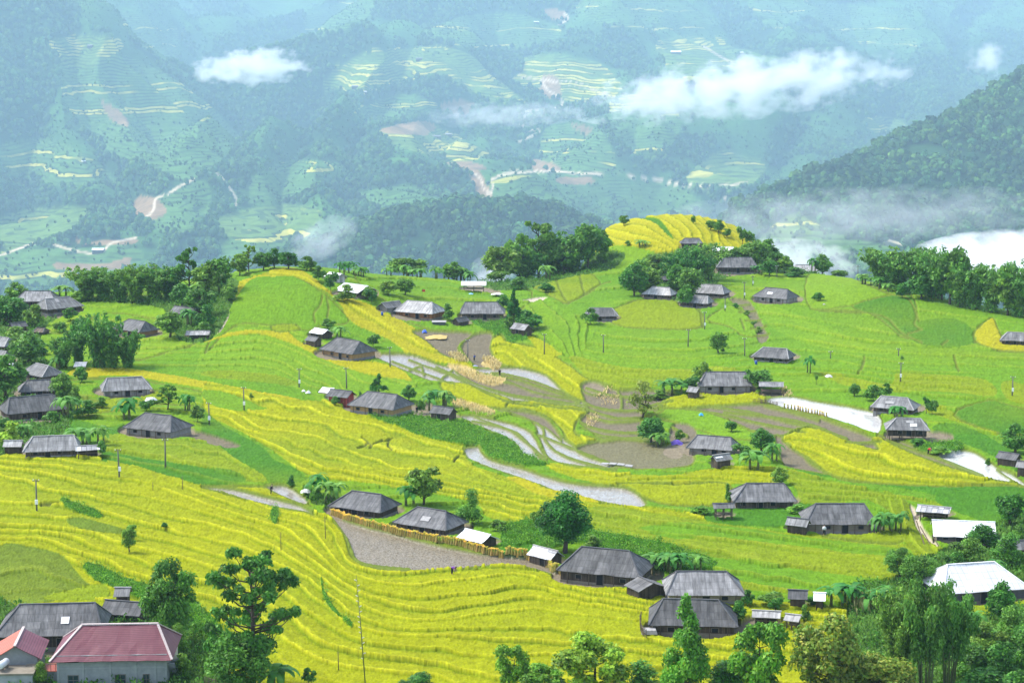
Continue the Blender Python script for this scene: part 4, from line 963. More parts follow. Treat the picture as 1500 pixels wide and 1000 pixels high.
def slope(mb, A, B, Cc, D, r, jit=.07, nu=None):
    """roof slope from eave A-B to ridge D-C (A under D, B under C), a sheet with thickness"""
    A, B, Cc, D = map(Vector, (A, B, Cc, D)); e = (B-A); L = e.length; e.normalize()
    nu = nu or max(4, int(L/1.0)); nv = 4; n = len(mb.V)
    nrm = e.cross((D-A)).normalized()
    if nrm.z < 0: nrm = -nrm
    for th in (0, -.07):
        for j in range(nv+1):
            v = j/nv; p0 = A.lerp(D, v); p1 = B.lerp(Cc, v)
            for i in range(nu+1):
                p = p0.lerp(p1, i/nu)
                p = p+nrm*th
                w = (p-A).dot(e)
                q = Vector(p)
                if th == 0: pass
                hh = jit*(vnoise(np.array(w*.7+r*13), np.array(v*2.5+r*7))-.5)*2
                q.z += float(hh)+(-.10*math.sin(math.pi*v)*0.35)
                mb.V.append(tuple(q)); mb.U.append((w+r*100, v*(D-A).length, r))
    W_ = nu+1; H = (nv+1)*W_
    for j in range(nv):
        for i in range(nu):
            a = n+j*W_+i; mb.F.append((a, a+1, a+1+W_, a+W_)); a += H; mb.F.append((a, a+W_, a+1+W_, a+1))
    for i in range(nu): a = n+i; mb.F.append((a+H, a+1+H, a+1, a))
    for j in range(nv):
        a = n+j*W_; mb.F.append((a, a+W_, a+W_+H, a+H)); a = n+j*W_+nu; mb.F.append((a+H, a+W_+H, a+W_, a))
def pitched(root, kind, L, Wd, he, rise, ov, mat, cap, ratio, r, capw=.16):
    x, y = L/2+ov, Wd/2+ov; zr = he+rise; rx = x*ratio if kind == 'hip' else x
    as_ = (math.sin(r*57)*.13 if kind == 'hip' else 0); ra, rb = rx*(1-as_), rx*(1+as_)
    mb = MB(); r4 = [r+.13*k for k in range(4)]
    slope(mb, (-x, -y, he), (x, -y, he), (rb, 0, zr), (-ra, 0, zr), r4[0]); slope(mb, (x, y, he), (-x, y, he), (-ra, 0, zr), (rb, 0, zr), r4[1])
    if kind == 'hip':
        slope(mb, (x, -y, he), (x, y, he), (rb, .02, zr), (rb, -.02, zr), r4[2]); slope(mb, (-x, y, he), (-x, -y, he), (-ra, -.02, zr), (-ra, .02, zr), r4[3])
    ro = mb.build('roof', mat, root)
    c = MB(); c.bar((-ra-.1, 0, zr+.05), (rb+.1, 0, zr+.05), capw*1.5, capw*.7)
    if kind == 'hip':
        for sx_ in (-1, 1):
            for sy_ in (-1, 1): c.bar((rb if sx_ > 0 else -ra, 0, zr+.05), (sx_*(x-.05), sy_*(y-.05), he+.06), capw*1.2, capw*.6)
    c.build('ridge_cap', cap, ro)
    return ro, x, y, zr, rx
def opening(root, name, x, y, z0, w, h, mat=M_DARK, side=-1):
    """door or window set into the front (side=-1) wall plane y"""
    fr = MB()
    t = .07; yy0, yy1 = (y-.05, y+.03) if side < 0 else (y-.03, y+.05)
    fr.box(x-w/2-t, yy0, z0, x-w/2, yy1, z0+h+t).box(x+w/2, yy0, z0, x+w/2+t, yy1, z0+h+t).box(x-w/2, yy0, z0+h, x+w/2, yy1, z0+h+t)
    d = MB().box(x-w/2, y-.02, z0, x+w/2, y+.02, z0+h).build(name, mat, root)
    fr.build('frame', M_FRAME, d); return d
NAMES = {'hip': ('wooden_house', 'house'), 'gable': ('shed', 'shed'), 'open': ('open_shelter', 'shelter'), 'mono': ('sheet_roof_shelter', 'shelter')}
HPOS = []
for hi, (kind, cx_, yb, wpx, th, rt, opt, label) in enumerate(HOUSES):
    rr = random.Random(hi*7+3); p = hit(cx_, yb); dist = p.length
    if abs(th) < 40: th = math.copysign(min(44, math.degrees(math.atan(.72*math.tan(R_(abs(th)))/max(.1, -p.z/dist)))), th)
    L0 = wpx*dist/F; ct = abs(math.cos(R_(th)))
    ov = .55 if L0 > 6 else .35
    asp = .95 if opt.get('short') else rr.uniform(.60, .68)
    if abs(th) > 45: asp = 1.3; L = L0*.8
    else: L = L0/(ct+asp*abs(math.sin(R_(th))))-2*ov*.9
    Wd = max(1.8, L*asp)
    rz = R_(-th)
    he = min(max(.155*L, 1.35), 2.2)*(1.0 if kind == 'hip' else .95); rise = min(max(.215*(L+1), .9), 3.4)
    if kind == 'gable': rise = min(rise, .34*(Wd+2*ov)+.2)
    if opt.get('stilt'): he += .7
    if kind in ('open', 'mono'): rise *= .55
    if rt == 'white' and kind == 'gable': rise *= .8; Wd *= 1.15
    nm, cat = NAMES[kind]
    if kind == 'gable' and ('house' in label.split(',')[0].split(' by ')[0] and ('white roofed house' in label or 'large house' in label or 'walled house' in label)): nm, cat = 'wooden_house', 'house'
    c = p+Vector((0, Wd*.5*math.cos(R_(th)), 0)); c.z = min(ground_z(c.x, c.y), p.z+1.0); c.z = max(c.z, p.z-.3)
    if hi == 74 or 'pink tiled' in label and yb > 950: he += .2
    root = empty(nm, c, rz); tag(root, label, cat, 'houses and sheds of the hillside village')
    HPOS.append((c, L, Wd, rz, he))
    mat = RM[rt]; cap = M_CAP['white' if rt == 'white' else 'light' if rt in ('light', 'lattice') else 'dark']
    if rt == 'grey' and rr.random() < .5: cap = M_CAP['light']
    if kind == 'mono':
        mb = MB(); slope(mb, (-L/2-ov, -Wd/2-ov, he*.6), (L/2+ov, -Wd/2-ov, he*.6), (L/2+ov, Wd/2, he*.6+.8), (-L/2-ov, Wd/2, he*.6+.8), .3); mb.build('roof', mat, root)
        for sx_ in (-1, 1):
            for sy_ in (-1, 1): MB().bar((sx_*L*.45, sy_*Wd*.4, -1), (sx_*L*.45, sy_*Wd*.4, he*.6+(.7 if sy_ > 0 else .1)), .12).build('post', M_POST, root)
        continue
    ro, X, Y, zr, rx = pitched(root, 'hip' if kind == 'hip' else 'gable', L, Wd, he, rise, ov, mat, cap, rr.uniform(.52, .72), rr.random())
    wall = WM[opt.get('wall', 'wood')]; sl_ = rise/(Wd/2+ov); top = he+ov*sl_-.05
    if kind == 'open':
        for sx_ in (-1, 0, 1):
            for sy_ in (-1, 1): MB().bar((sx_*L*.46, sy_*Wd*.45, -1.5), (sx_*L*.46, sy_*Wd*.45, top-.05), .15).build('post', M_POST, root)
        b_ = MB().box(-L*.46, -Wd*.44, .75, L*.46, Wd*.44, .87) if opt.get('stilt') else MB().box(-L*.46, Wd*.40, -1, L*.46, Wd*.43, he*.8)
        b_.build('platform' if opt.get('stilt') else 'back_wall', M_TIM if opt.get('stilt') else WM['wood'], root)
        rl = MB(); rl.bar((-L*.46, -Wd*.45, he*.55), (L*.46, -Wd*.45, he*.55), .07)
        rl.build('rail', M_TIM, root)
        continue
    z0 = -1.5
    if opt.get('stilt'):
        for k in range(4):
            for sy_ in (-1, 1): MB().bar((-L*.46+L*.92*k/3, sy_*Wd*.45, -1.5), (-L*.46+L*.92*k/3, sy_*Wd*.45, .8), .17).build('post', M_POST, root)
        z0 = .75
    w = MB()
    if kind == 'hip': w.box(-L/2, -Wd/2, z0, L/2, Wd/2, top)
    else:
        n = 0; zt = zr-.08
        w.V = [(sx_*L/2, sy_*Wd/2, z) for sx_ in (-1, 1) for sy_ in (-1, 1) for z in (z0, top)]+[(-L/2, 0, zt), (L/2, 0, zt)]
        w.F = [(0, 1, 8, 3, 2), (4, 6, 7, 9, 5), (0, 4, 5, 1), (2, 3, 7, 6), (0, 2, 6, 4)]
    wo_ = w.build('wall', wall, root)
    if L > 6.5 and not opt.get('stilt'):
        q = MB(); e = .06; q.box(-L/2-e, -Wd/2-e, -1.5, L/2+e, Wd/2+e, .35+.25*rr.random()); q.build('plinth', WM['mud' if rr.random() < .6 else 'stone'], root)
    if L > 4:
        dx = rr.uniform(-.12, .12)*L; bz = z0 if z0 > 0 else .1
        dd = opening(root, 'door', dx, -Wd/2-.03 if L <= 6.5 else -Wd/2-.09, bz, .95, min(1.6, he-bz-.05+.15))
    if L > 6.5:
        for s_ in (-1, 1): opening(root, 'window', dx+s_*L*rr.uniform(.22, .30), -Wd/2-.09, max(.75, bz+.5), .8, .55)
    if L > 7 and rt in ('dark', 'grey', 'light'):
        # sagging gutter board along the front eave and two verandah posts
        for s_ in (-.4, -.12, .2, .42): MB().bar((s_*L, -Wd/2-ov*.75, -1.0), (s_*L, -Wd/2-ov*.75, he+.1), .11).build('post', M_POST, root)
    npt = opt.get('patch', 0)+(1 if rr.random() < .08 and kind == 'hip' and rt in ('dark', 'grey') else 0)
    for k in range(npt):
        u = rr.uniform(-.55, .6)*rx; v0 = rr.uniform(.25, .6); v1 = v0+rr.uniform(.16, .32); wd = rr.uniform(.45, .9)
        f = lambda uu, vv: (uu, -Y*(1-vv), he+(zr-he)*vv+.07)
        m_ = MB(); m_.V = [f(u-wd, v0), f(u+wd, v0), f(u+wd, v1), f(u-wd, v1)]; m_.V += [(a, b2, c2-.03) for a, b2, c2 in m_.V]
        m_.F = [(0, 1, 2, 3), (7, 6, 5, 4), (0, 4, 5, 1), (1, 5, 6, 2), (2, 6, 7, 3), (3, 7, 4, 0)]; m_.build('roof_sheet', M_WHITE if rr.random() < .8 else M_CAP['light'], ro)
# ---------------------------------------------------------------- the pink tiled concrete house and its neighbour
p = hit(163, 1003); k = p.length/F
L = 13.0; Wd = 8.2
root = empty('tiled_house', p+Vector((0, Wd*.5, 0)), R_(3)); tag(root, 'two storey grey concrete house with a pink tiled hip roof', 'house', 'houses and sheds of the hillside village')
HT = 3.1
ro, X, Y, zr, rx = pitched(root, 'hip', L, Wd, HT, 3.0, .75, RM['pink'], M_CAP['tile'], .62, .37, .22)
MB().box(-L/2, -Wd/2, -4, L/2, Wd/2, HT+.5).build('wall', WM['concrete'], root)
q = MB()
for x in (-6.35, -3.4, -.2, 2.8, 5.1, 6.35): q.box(x-.12, -Wd/2-.07, -4, x+.12, -Wd/2, HT+.3)
q.box(-L/2, -Wd/2-.055, 1.95, L/2, -Wd/2, 2.1); q.build('pilaster', WM['concrete'], root)
for x, w_ in ((-4.6, 1.15), (.95, 1.15), (4.0, .65)): 
    d = opening(root, 'window', x, -Wd/2-.03, .0, w_, 1.15, flat_mat('glass_dark', (.03, .05, .055), .2, .5))
    g = MB(); g.box(x-.03, -Wd/2-.075, 0, x+.03, -Wd/2-.052, 1.15).box(x-w_/2, -Wd/2-.075, .55, x+w_/2, -Wd/2-.052, .61); g.build('mullion', M_FRAME, d)
for sx_ in (-1,):
    MB().box(-5.6, -Wd/2-.03, HT-.35, -3.9, -Wd/2-.005, HT-.12).build('vent', M_DARK, root)
st = MB()
for i in range(7): st.box(6.5, -3.6+i*.32, HT-.9-i*.28, 7.3, -3.3+i*.32, HT-.82-i*.28)
st.build('stair', WM['concrete'], root)
# water tank on a stand at the right corner
tk = empty('water_tank', hit(250, 985)+Vector((0, 1.0, 0))); tag(tk, 'pale round water tank with railing at the right corner of the pink tiled house', 'tank')
def lathe(prof, k=20):
    m = MB()
    for r, z in prof:
        for i in range(k): m.V.append((r*math.cos(2*math.pi*i/k), r*math.sin(2*math.pi*i/k), z))
    for j in range(len(prof)-1):
        for i in range(k): m.F.append((j*k+i, j*k+(i+1) % k, (j+1)*k+(i+1) % k, (j+1)*k+i))
    m.F.append(tuple(range(k))[::-1]); m.F.append(tuple((len(prof)-1)*k+i for i in range(k))); return m
M_TANK = flat_mat('tank_cream', (.55, .50, .42)); M_STEEL = flat_mat('steel', (.62, .64, .66), .3, .6, .1)
lathe([(.75, 1.5), (.8, 1.6), (.8, 2.9), (.6, 3.15), (.25, 3.25)]).build('tank', M_TANK, tk, True)
lathe([(1.1, 1.25), (1.15, 1.3), (1.15, 1.45), (1.1, 1.5)]).build('platform', WM['concrete'], tk)
for s_ in range(4): MB().bar((.8*math.cos(s_*1.57+.7), .8*math.sin(s_*1.57+.7), -2), (.8*math.cos(s_*1.57+.7), .8*math.sin(s_*1.57+.7), 1.3), .14).build('leg', WM['concrete'], tk)
# left neighbour: gable towards the valley
p = hit(20, 1000); root = empty('tiled_house', p+Vector((0, 3.4, 0)), R_(96)); tag(root, 'small block house with an orange and pink gabled roof cut by the lower left corner', 'house', 'houses and sheds of the hillside village')
ro, X, Y, zr, rx = pitched(root, 'gable', 6.4, 5.2, 2.9, 1.7, .45, RM['pink'], M_CAP['tile'], 1, .21, .2)
ro.data.materials.append(RM['orange'])
for pl in ro.data.polygons:
    if pl.center.y > .05: pl.material_index = 1
w = MB(); w.V = [(sx_*3.1, sy_*2.5, z) for sx_ in (-1, 1) for sy_ in (-1, 1) for z in (-4, 3.1)]+[(-3.1, 0, zr-.1), (3.1, 0, zr-.1)]
w.F = [(0, 1, 8, 3, 2), (4, 6, 7, 9, 5), (0, 4, 5, 1), (2, 3, 7, 6), (0, 2, 6, 4)]; w.build('wall', WM['concrete'], root)
an = empty('flat_roofed_annex', p+Vector((.6, -1.6, 0)), R_(3)); tag(an, 'flat roofed concrete annex in front of the orange and pink gable', 'annex')
MB().box(-2.4, -1.6, -4, 2.4, 1.4, 2.05).build('wall', WM['concrete'], an); MB().box(-2.6, -1.8, 2.05, 2.6, 1.45, 2.25).build('slab', WM['mud'], an)
opening(an, 'window', .3, -1.63, .1, 1.0, .9)
tk = empty('solar_water_heater', p+Vector((-.6, -1.9, 2.25)), R_(80)); tag(tk, 'shiny horizontal steel water drum on the flat annex roof', 'tank')
m = MB(); m.tube([(-1.0, 0, .75), (-.9, 0, .75), (.9, 0, .75), (1.0, 0, .75)], [.3, .42, .42, .3], 18); m.build('drum', M_STEEL, tk, True)
for s_ in (-1, 1): MB().box(s_*.6-.05, -.35, 0, s_*.6+.05, .35, .42).build('leg', M_FRAME, tk)
tr = empty('roof_terrace', hit(62, 1003)+Vector((0, 2.0, 0)), R_(3)); tag(tr, 'low terrace with red tiles and a railing between the two tiled houses', 'terrace')
MB().box(-2.0, -1.5, -3, 2.0, 1.5, 1.3).build('base', WM['concrete'], tr); MB().box(-2.05, -1.55, 1.3, 2.05, 1.5, 1.36).build('tile_floor', RM['orange'], tr)
rl = MB()
for i in range(8): rl.bar((-2+i*.57, -1.4, 1.36), (-2+i*.57, -1.4, 2.2), .05)
rl.bar((-2, -1.4, 2.2), (2, -1.4, 2.2), .07); rl.build('railing', M_FRAME, tr)
# ---------------------------------------------------------------- trees, bamboo, bananas, shrubs
def leaf_mat(name, base, tip, trans=.3):
    t = NT(name); b = t.n('ShaderNodeBsdfPrincipled'); b.inputs['Roughness'].default_value = .55; b.inputs['Specular IOR Level'].default_value = .25
    a = t.attr('Col').outputs['Color']; oi = t.n('ShaderNodeObjectInfo').outputs['Random']
    sc = t.n('ShaderNodeSeparateColor'); t.l(a, sc.inputs[0])
    c = t.mix(sc.outputs[1], base, tip); c = t.scale(c, t.mapr(sc.outputs[0], 0, 1, .5, 1.9)); 
    hs = t.n('ShaderNodeHueSaturation'); t.l(c, hs.inputs['Color']); t.l(t.mapr(oi, 0, 1, .475, .525), hs.inputs['Hue']); t.l(t.mapr(oi, 0, 1, 1.25, .8), hs.inputs['Value'])
    t.l(hs.outputs[0], b.inputs['Base Color'])
    tr = t.n('ShaderNodeBsdfTranslucent'); t.l(hs.outputs[0], tr.inputs['Color'])
    mx = t.n('ShaderNodeMixShader'); mx.inputs[0].default_value = trans; t.l(b.outputs[0], mx.inputs[1]); t.l(tr.outputs[0], mx.inputs[2]); t.l(mx.outputs[0], t.out.inputs['Surface'])
    return t.m
LM = {'broad': leaf_mat('leaf_broad', (.056, .165, .017), (.130, .260, .026)), 'dark': leaf_mat('leaf_dark', (.032, .125, .012), (.070, .195, .018)), 'bamboo': leaf_mat('leaf_bamboo', (.050, .160, .022), (.125, .265, .032)),
      'pale': leaf_mat('leaf_yellow_green', (.17, .23, .025), (.28, .30, .04)), 'banana': leaf_mat('leaf_banana', (.060, .195, .024), (.15, .32, .05), .4), 'fresh': leaf_mat('leaf_fresh', (.090, .235, .016), (.22, .36, .026)), 'tip': leaf_mat('leaf_red_tips', (.070, .170, .018), (.22, .23, .03))}
M_BARK = flat_mat('bark', (.075, .058, .045), .9, .1, .5, 6); M_CULM = flat_mat('bamboo_culm', (.12, .14, .05), .6, .2, .3); M_BSTEM = flat_mat('banana_stem', (.14, .15, .06), .8, .2, .4)
def leaves(r, cen, rad, n, size, flat=1.0, droop=0.0, asp=1.7, tipf=.25):
    """n leaf faces spread over lumps cen (k,3) with radii rad (k,)"""
    k = len(cen); w = rad**2; pick = r.choice(k, n, p=w/w.sum())
    d = r.normal(0, 1, (n, 3)); d /= np.linalg.norm(d, axis=1, keepdims=True)
    d[:, 2] = np.where(d[:, 2] < -.35, -d[:, 2], d[:, 2])
    rr = rad[pick]*(r.uniform(.35, 1.12, n))
    P = cen[pick]+d*np.stack([rr, rr, rr*flat], 1)
    nrm = d*.8+r.normal(0, .55, (n, 3))+np.array([0, 0, .35]); nrm /= np.linalg.norm(nrm, axis=1, keepdims=True)
    e1 = r.normal(0, 1, (n, 3)); e1[:, 2] -= droop*2.5; e1 -= nrm*(e1*nrm).sum(1, keepdims=True); e1 /= np.linalg.norm(e1, axis=1, keepdims=True)+1e-9
    e2 = np.cross(nrm, e1); s = size*r.uniform(.6, 1.35, n)[:, None]
    V = np.stack([P-e1*s*asp*.5, P-e1*s*.05+e2*s*.5, P+e1*s*asp*.5-nrm*s*.25, P-e1*s*.05-e2*s*.5], 1).reshape(-1, 3)
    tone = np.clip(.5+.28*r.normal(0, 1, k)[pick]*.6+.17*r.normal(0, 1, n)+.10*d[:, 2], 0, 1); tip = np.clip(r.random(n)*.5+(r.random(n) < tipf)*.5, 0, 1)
    return V, np.repeat(np.stack([tone, tip, tone*0], 1), 4, 0)
def tree_mesh(kind, seed, n, size, lm):
    r = np.random.default_rng(seed*101+len(kind)); trunk = MB(); k = {'broad': 34, 'round': 26, 'airy': 26 if n < 5000 else 84, 'cone': 24, 'shrub': 11, 'slim': 12, 'young': 16}[kind]
    flat = 1.0; dr = 0.0; tipf = .25
    if kind in ('broad', 'young'):
        d = r.normal(0, 1, (k, 3)); d /= np.linalg.norm(d, axis=1, keepdims=True); q = r.uniform(.35, 1, k)**.5
        cen = d*q[:, None]*np.array([.36, .36, .36])+np.array([0, 0, .54]); rad = r.uniform(.07, .19, k); tb = .2
    elif kind == 'round':
        d = r.normal(0, 1, (k, 3)); d /= np.linalg.norm(d, axis=1, keepdims=True)
        cen = d*np.array([.34, .34, .36])*r.uniform(.6, 1, k)[:, None]+np.array([0, 0, .52]); rad = r.uniform(.13, .20, k); tb = .25
    elif kind == 'airy':
        a = r.uniform(0, 6.28, k); h = np.linspace(.30, .96, k); q = r.uniform(.12, .46, k)*np.sqrt(np.clip(1.25-h, .12, 1))*1.15
        cen = np.stack([q*np.cos(a), q*np.sin(a), h], 1); rad = r.uniform(.07, .125, k)*(1 if n < 5000 else .68); flat = .62 if n < 5000 else .75; tb = .3
        if n > 5000:
            h = r.uniform(.22, .97, k); q = r.uniform(.15, 1, k)**.7*.47*np.sqrt(np.clip(1-((h-.60)/.43)**2, .03, 1))
            cen = np.stack([q*np.cos(a), q*np.sin(a), h], 1); rad = r.uniform(.045, .085, k); flat = .75
    elif kind == 'cone':
        a = r.uniform(0, 6.28, k); h = np.linspace(.15, .97, k); q = (1-h)*.42*r.uniform(.4, 1, k)
        cen = np.stack([q*np.cos(a), q*np.sin(a), h], 1); rad = .06+.12*(1-h); dr = .3; tb = .1
    elif kind == 'shrub':
        a = r.uniform(0, 6.28, k); q = r.uniform(0, .38, k); cen = np.stack([q*np.cos(a), q*np.sin(a), r.uniform(.18, .78, k)*(1.1-q)], 1); rad = r.uniform(.14, .24, k); tb = .05
    elif kind == 'slim':
        a = r.uniform(0, 6.28, k); h = r.uniform(.55, .95, k); q = r.uniform(0, .33, k); cen = np.stack([q*np.cos(a), q*np.sin(a), h], 1); rad = r.uniform(.10, .17, k); tb = .5
    bend = r.normal(0, .03, 2); R0 = .028 if kind != 'shrub' else .012
    if kind == 'round': R0 = .035
    top = .86 if kind in ('airy', 'cone') else .66
    pts = [(bend[0]*math.sin(z*3), bend[1]*math.sin(z*4), z) for z in np.linspace(-.06, top, 8)]
    trunk.tube(pts, [R0*(1.25-1.0*i/7) for i in range(8)], 7)
    for c, q in zip(cen, rad):
        zb = max(tb*.6, min(c[2]-(.12 if n < 5000 else .05)-.25*math.hypot(c[0], c[1]), top)); b0 = Vector((bend[0]*math.sin(zb*3), bend[1]*math.sin(zb*4), zb))
        m = b0.lerp(Vector(c), .55)+Vector((0, 0, -.03)); trunk.tube([b0, m, Vector(c)], [R0*(.42 if n < 5000 else .26), R0*(.26 if n < 5000 else .15), R0*.08], 5)
    V, Cc = leaves(r, cen, rad, n, size, flat, dr, 1.7, tipf)
    Fq = np.arange(len(V)).reshape(-1, 4)
    return trunk.mesh('trunk', M_BARK, True), polys_mesh('crown', V, Fq, Cc, [LM[lm]])
def bamboo_mesh(seed, n, size, culms=30, spread=.40):
    r = np.random.default_rng(seed*7+1); tr = MB(); cen = []; rad = []
    for i in range(culms):
        a = r.uniform(0, 6.28); q = .10*math.sqrt(r.random()); H = r.uniform(.62, .92); lean = r.uniform(.25, 1.0)*spread; a2 = a+r.normal(0, .4)
        P = []
        for s in np.linspace(0, 1, 9):
            o = lean*s**2.3; P.append((q*math.cos(a)+o*math.cos(a2), q*math.sin(a)+o*math.sin(a2), -.04+H*1.06*(s-.16*s**5*lean/spread)))
        tr.tube(P, [.0085*(1.1-.9*s) for s in np.linspace(0, 1, 9)], 5)
        for s in np.linspace(.10 if size > .025 else .52, 1.0, 9):
            j = s*8; i0 = min(int(j), 7); p = np.array(P[i0])*(1-(j-i0))+np.array(P[i0+1])*(j-i0)
            cen.append(p+r.normal(0, .022, 3)+np.array([0, 0, -.02])); rad.append(r.uniform(.045, .085)*(1.15-.5*abs(s-.7))*(1 if size > .025 else 1.25))
        e = np.array(P[-1]); cen.append(e+np.array([.05*math.cos(a2), .05*math.sin(a2), -.03])); rad.append(.055)
    V, Cc = leaves(r, np.array(cen), np.array(rad), n, size, 1.0, .5 if size > .025 else 0.0, 2.2, .35)
    return tr.mesh('culms', M_CULM, True), polys_mesh('foliage', V, np.arange(len(V)).reshape(-1, 4), Cc, [LM['bamboo']])
def banana_mesh(seed, stems=3):
    r = np.random.default_rng(seed*11+5); st = []; V = []; Fq = []; Cc = []
    for s in range(stems):
        a0 = r.uniform(0, 6.28); bx, by = (.0, .0) if s == 0 else (r.uniform(.5, 1.1)*math.cos(a0), r.uniform(.5, 1.1)*math.sin(a0)); H = r.uniform(1.3, 2.3)*(1 if s == 0 else .8)
        m = MB(); m.tube([(bx, by, -.5), (bx+.02, by, H*.5), (bx+.06*math.cos(a0), by+.05, H)], [.17, .13, .08], 8); st.append(m.mesh('stem', M_BSTEM, True))
        for k in range(int(r.integers(7, 10))):
            az = k*2.4+r.uniform(-.3, .3)+a0; Ln = r.uniform(1.5, 2.3); el = r.uniform(.35, 1.35); wd = r.uniform(.24, .36); n0 = len(V); tone = r.uniform(.3, .75); tip = r.uniform(0, .9) if r.random() < .4 else r.uniform(0, .4)
            N = 8; x = 0; z = H; ang = el
            for i in range(N+1):
                t = i/N; w = wd*min(1, t*6)*(1-max(0, t-.6)**2*5.5)*(.12 if i == 0 else 1); w = max(w, .02)
                px_, py_ = bx+x*math.cos(az), by+x*math.sin(az); sx_, sy_ = -math.sin(az), math.cos(az); rag = r.uniform(.85, 1.1)
                for sd_, dz_ in ((-1, .10), (0, 0), (1, .10)):
                    V.append((px_+sx_*sd_*w*rag, py_+sy_*sd_*w*rag, z+(dz_*w/wd*.6 if t < .5 else -dz_*.4)*abs(sd_))); Cc.append((np.clip(tone+r.normal(0, .08)+(.12 if sd_ == 0 else 0), 0, 1), tip, 0))
                x += math.cos(ang)*Ln/N; z += math.sin(ang)*Ln/N; ang -= (1.5+el*.5)/N*1.25
            for i in range(N):
                for c in range(2): a = n0+i*3+c; Fq.append((a, a+1, a+4, a+3))
    return st, polys_mesh('leaves', np.array(V), np.array(Fq), np.array(Cc), [LM['banana']])
LIB = {}
def lib(key, f):
    if key not in LIB: LIB[key] = f()
    return LIB[key]
SPEC = {'broad': ('broad', 3000, .055, 'broad', 4), 'dark': ('round', 3600, .05, 'dark', 3), 'round': ('round', 3000, .05, 'broad', 3), 'airy': ('airy', 2600, .05, 'broad', 3), 'cone': ('cone', 2200, .05, 'dark', 2),
        'shrub': ('shrub', 1300, .075, 'broad', 4), 'slim': ('slim', 1300, .06, 'broad', 2), 'pale': ('young', 700, .05, 'pale', 1), 'fresh': ('shrub', 1500, .07, 'fresh', 2),
        'bigairy': ('airy', 12000, .022, 'broad', 2), 'bigbroad': ('broad', 11000, .026, 'broad', 2), 'bigdark': ('round', 14000, .026, 'dark', 1), 'bigtip': ('broad', 9000, .030, 'tip', 2), 'bigfresh': ('young', 6000, .036, 'fresh', 2), 'bigshrub': ('shrub', 5000, .035, 'broad', 3), 'feather': ('cone', 9000, .026, 'fresh', 2)}
NM = {'bamboo': ('bamboo_clump', 'bamboo'), 'bigbamboo': ('bamboo_clump', 'bamboo'), 'banana': ('banana_plant', 'banana plant'), 'shrub': ('shrub', 'shrub'), 'fresh': ('shrub', 'shrub'), 'bigshrub': ('shrub', 'shrub'), 'cone': ('conifer_tree', 'tree')}
tcount = {}
def plant(kind, px, yb, hpx, wpx, label, group=None, dY=0):
    p = hit(px, yb)
    if dY: p = Vector((p.x*(p.y+dY)/p.y, p.y+dY, 0)); p.z = ground_z(p.x, p.y)
    i = tcount.get(kind, 0); tcount[kind] = i+1; rr = random.Random(i*17+len(kind)*5)
    k = p.length/F; nm, cat = NM.get(kind, ('broadleaf_tree', 'tree'))
    root = empty(nm, p, rr.uniform(0, 6.28)); tag(root, label, cat, group)
    if kind == 'banana':
        st, lv = lib(('banana', i % 6), lambda: banana_mesh(i % 6, 2+(i % 3)))
        s = hpx*k/3.4; root.scale = (s*max(.7, min(1.6, wpx/hpx)), s*max(.7, min(1.6, wpx/hpx)), s)
        for m in st: obj('stem', m, root)
        obj('leaves', lv, root); return root
    if kind in ('bamboo', 'bigbamboo'):
        big = kind == 'bigbamboo'
        a, b_ = lib((kind, i % 4), lambda: bamboo_mesh(i % 4+(9 if big else 0), 13000 if big else 4200, .020 if big else .034, 22 if big else 34))
        root.scale = (wpx*k/(.66 if not big else .8), wpx*k/(.66 if not big else .8), hpx*k/1.0); obj('culms', a, root); obj('foliage', b_, root); return root
    kd, n, sz, lm, nv = SPEC[kind]
    a, b_ = lib((kind, i % nv), lambda: tree_mesh(kd, i % nv+1, n, sz, lm))
    wn = {'broad': .82, 'young': .92, 'round': .84, 'airy': .95, 'cone': .75, 'shrub': 1.0, 'slim': .8}[kd]
    root.scale = (wpx*k/wn, wpx*k/wn, hpx*k/1.0); obj('trunk' if kd != 'shrub' else 'stems', a, root); obj('crown', b_, root); return root
ORD = ['first', 'second', 'third', 'fourth', 'fifth', 'sixth', 'seventh', 'eighth', 'ninth', 'tenth', 'eleventh', 'twelfth', 'thirteenth', 'fourteenth']
def row(kind, L, fmt, group, dY=0):
    for o_, q in zip(ORD, L):
        kk = q[4] if len(q) > 4 else kind
        plant(kk, *q[:4], fmt.format(o=o_), group, dY)
# left skyline grove
row('bamboo', [(128,440,52,44),(152,440,50,42),(176,440,46,42),(200,440,58,44),(226,440,56,44),(250,436,50,44)], '{o} bamboo clump from the left in the grove on the left ridge', 'bamboo grove on the left ridge')
plant('airy',278,432,66,44,'tall layered dark tree rising above the right end of the ridge grove'); plant('broad',302,432,46,40,'bushy tree right of the tall layered ridge tree')
plant('dark',268,452,34,36,'ball shaped tree at the upper corner of the left green field'); plant('round',250,494,36,40,'ball shaped tree beside the tan walled dark house')
plant('broad',322,428,52,40,'dark tree above the head of the dirt path, left of the round knoll'); plant('broad',338,440,26,24,'small tree at the left edge of the round knoll'); plant('shrub',305,478,30,40,'bushes along the dirt path below the knoll')
plant('broad',296,462,40,40,'tree shading the low dark roof above the open barn'); plant('banana',288,442,36,30,'banana plant among trees under the ridge grove'); plant('banana',276,476,30,28,'banana plant right of the ball shaped tree by the tan walled house')
plant('shrub',300,490,18,30,'low bush right of the open barn')
row('broad', [(352,410,32,26),(366,406,38,26,'airy'),(386,402,26,28),(402,398,28,26),(424,400,26,28),(450,402,22,34,'shrub')], '{o} tree from the left along the ridge behind the green knoll', 'trees behind the green knoll', 9)
row('bamboo', [(92,538,48,34),(116,536,66,36),(146,538,84,46),(166,538,48,34),(188,538,62,36)], '{o} clump from the left in the dark bamboo grove inside the left village', 'bamboo grove in the left village')
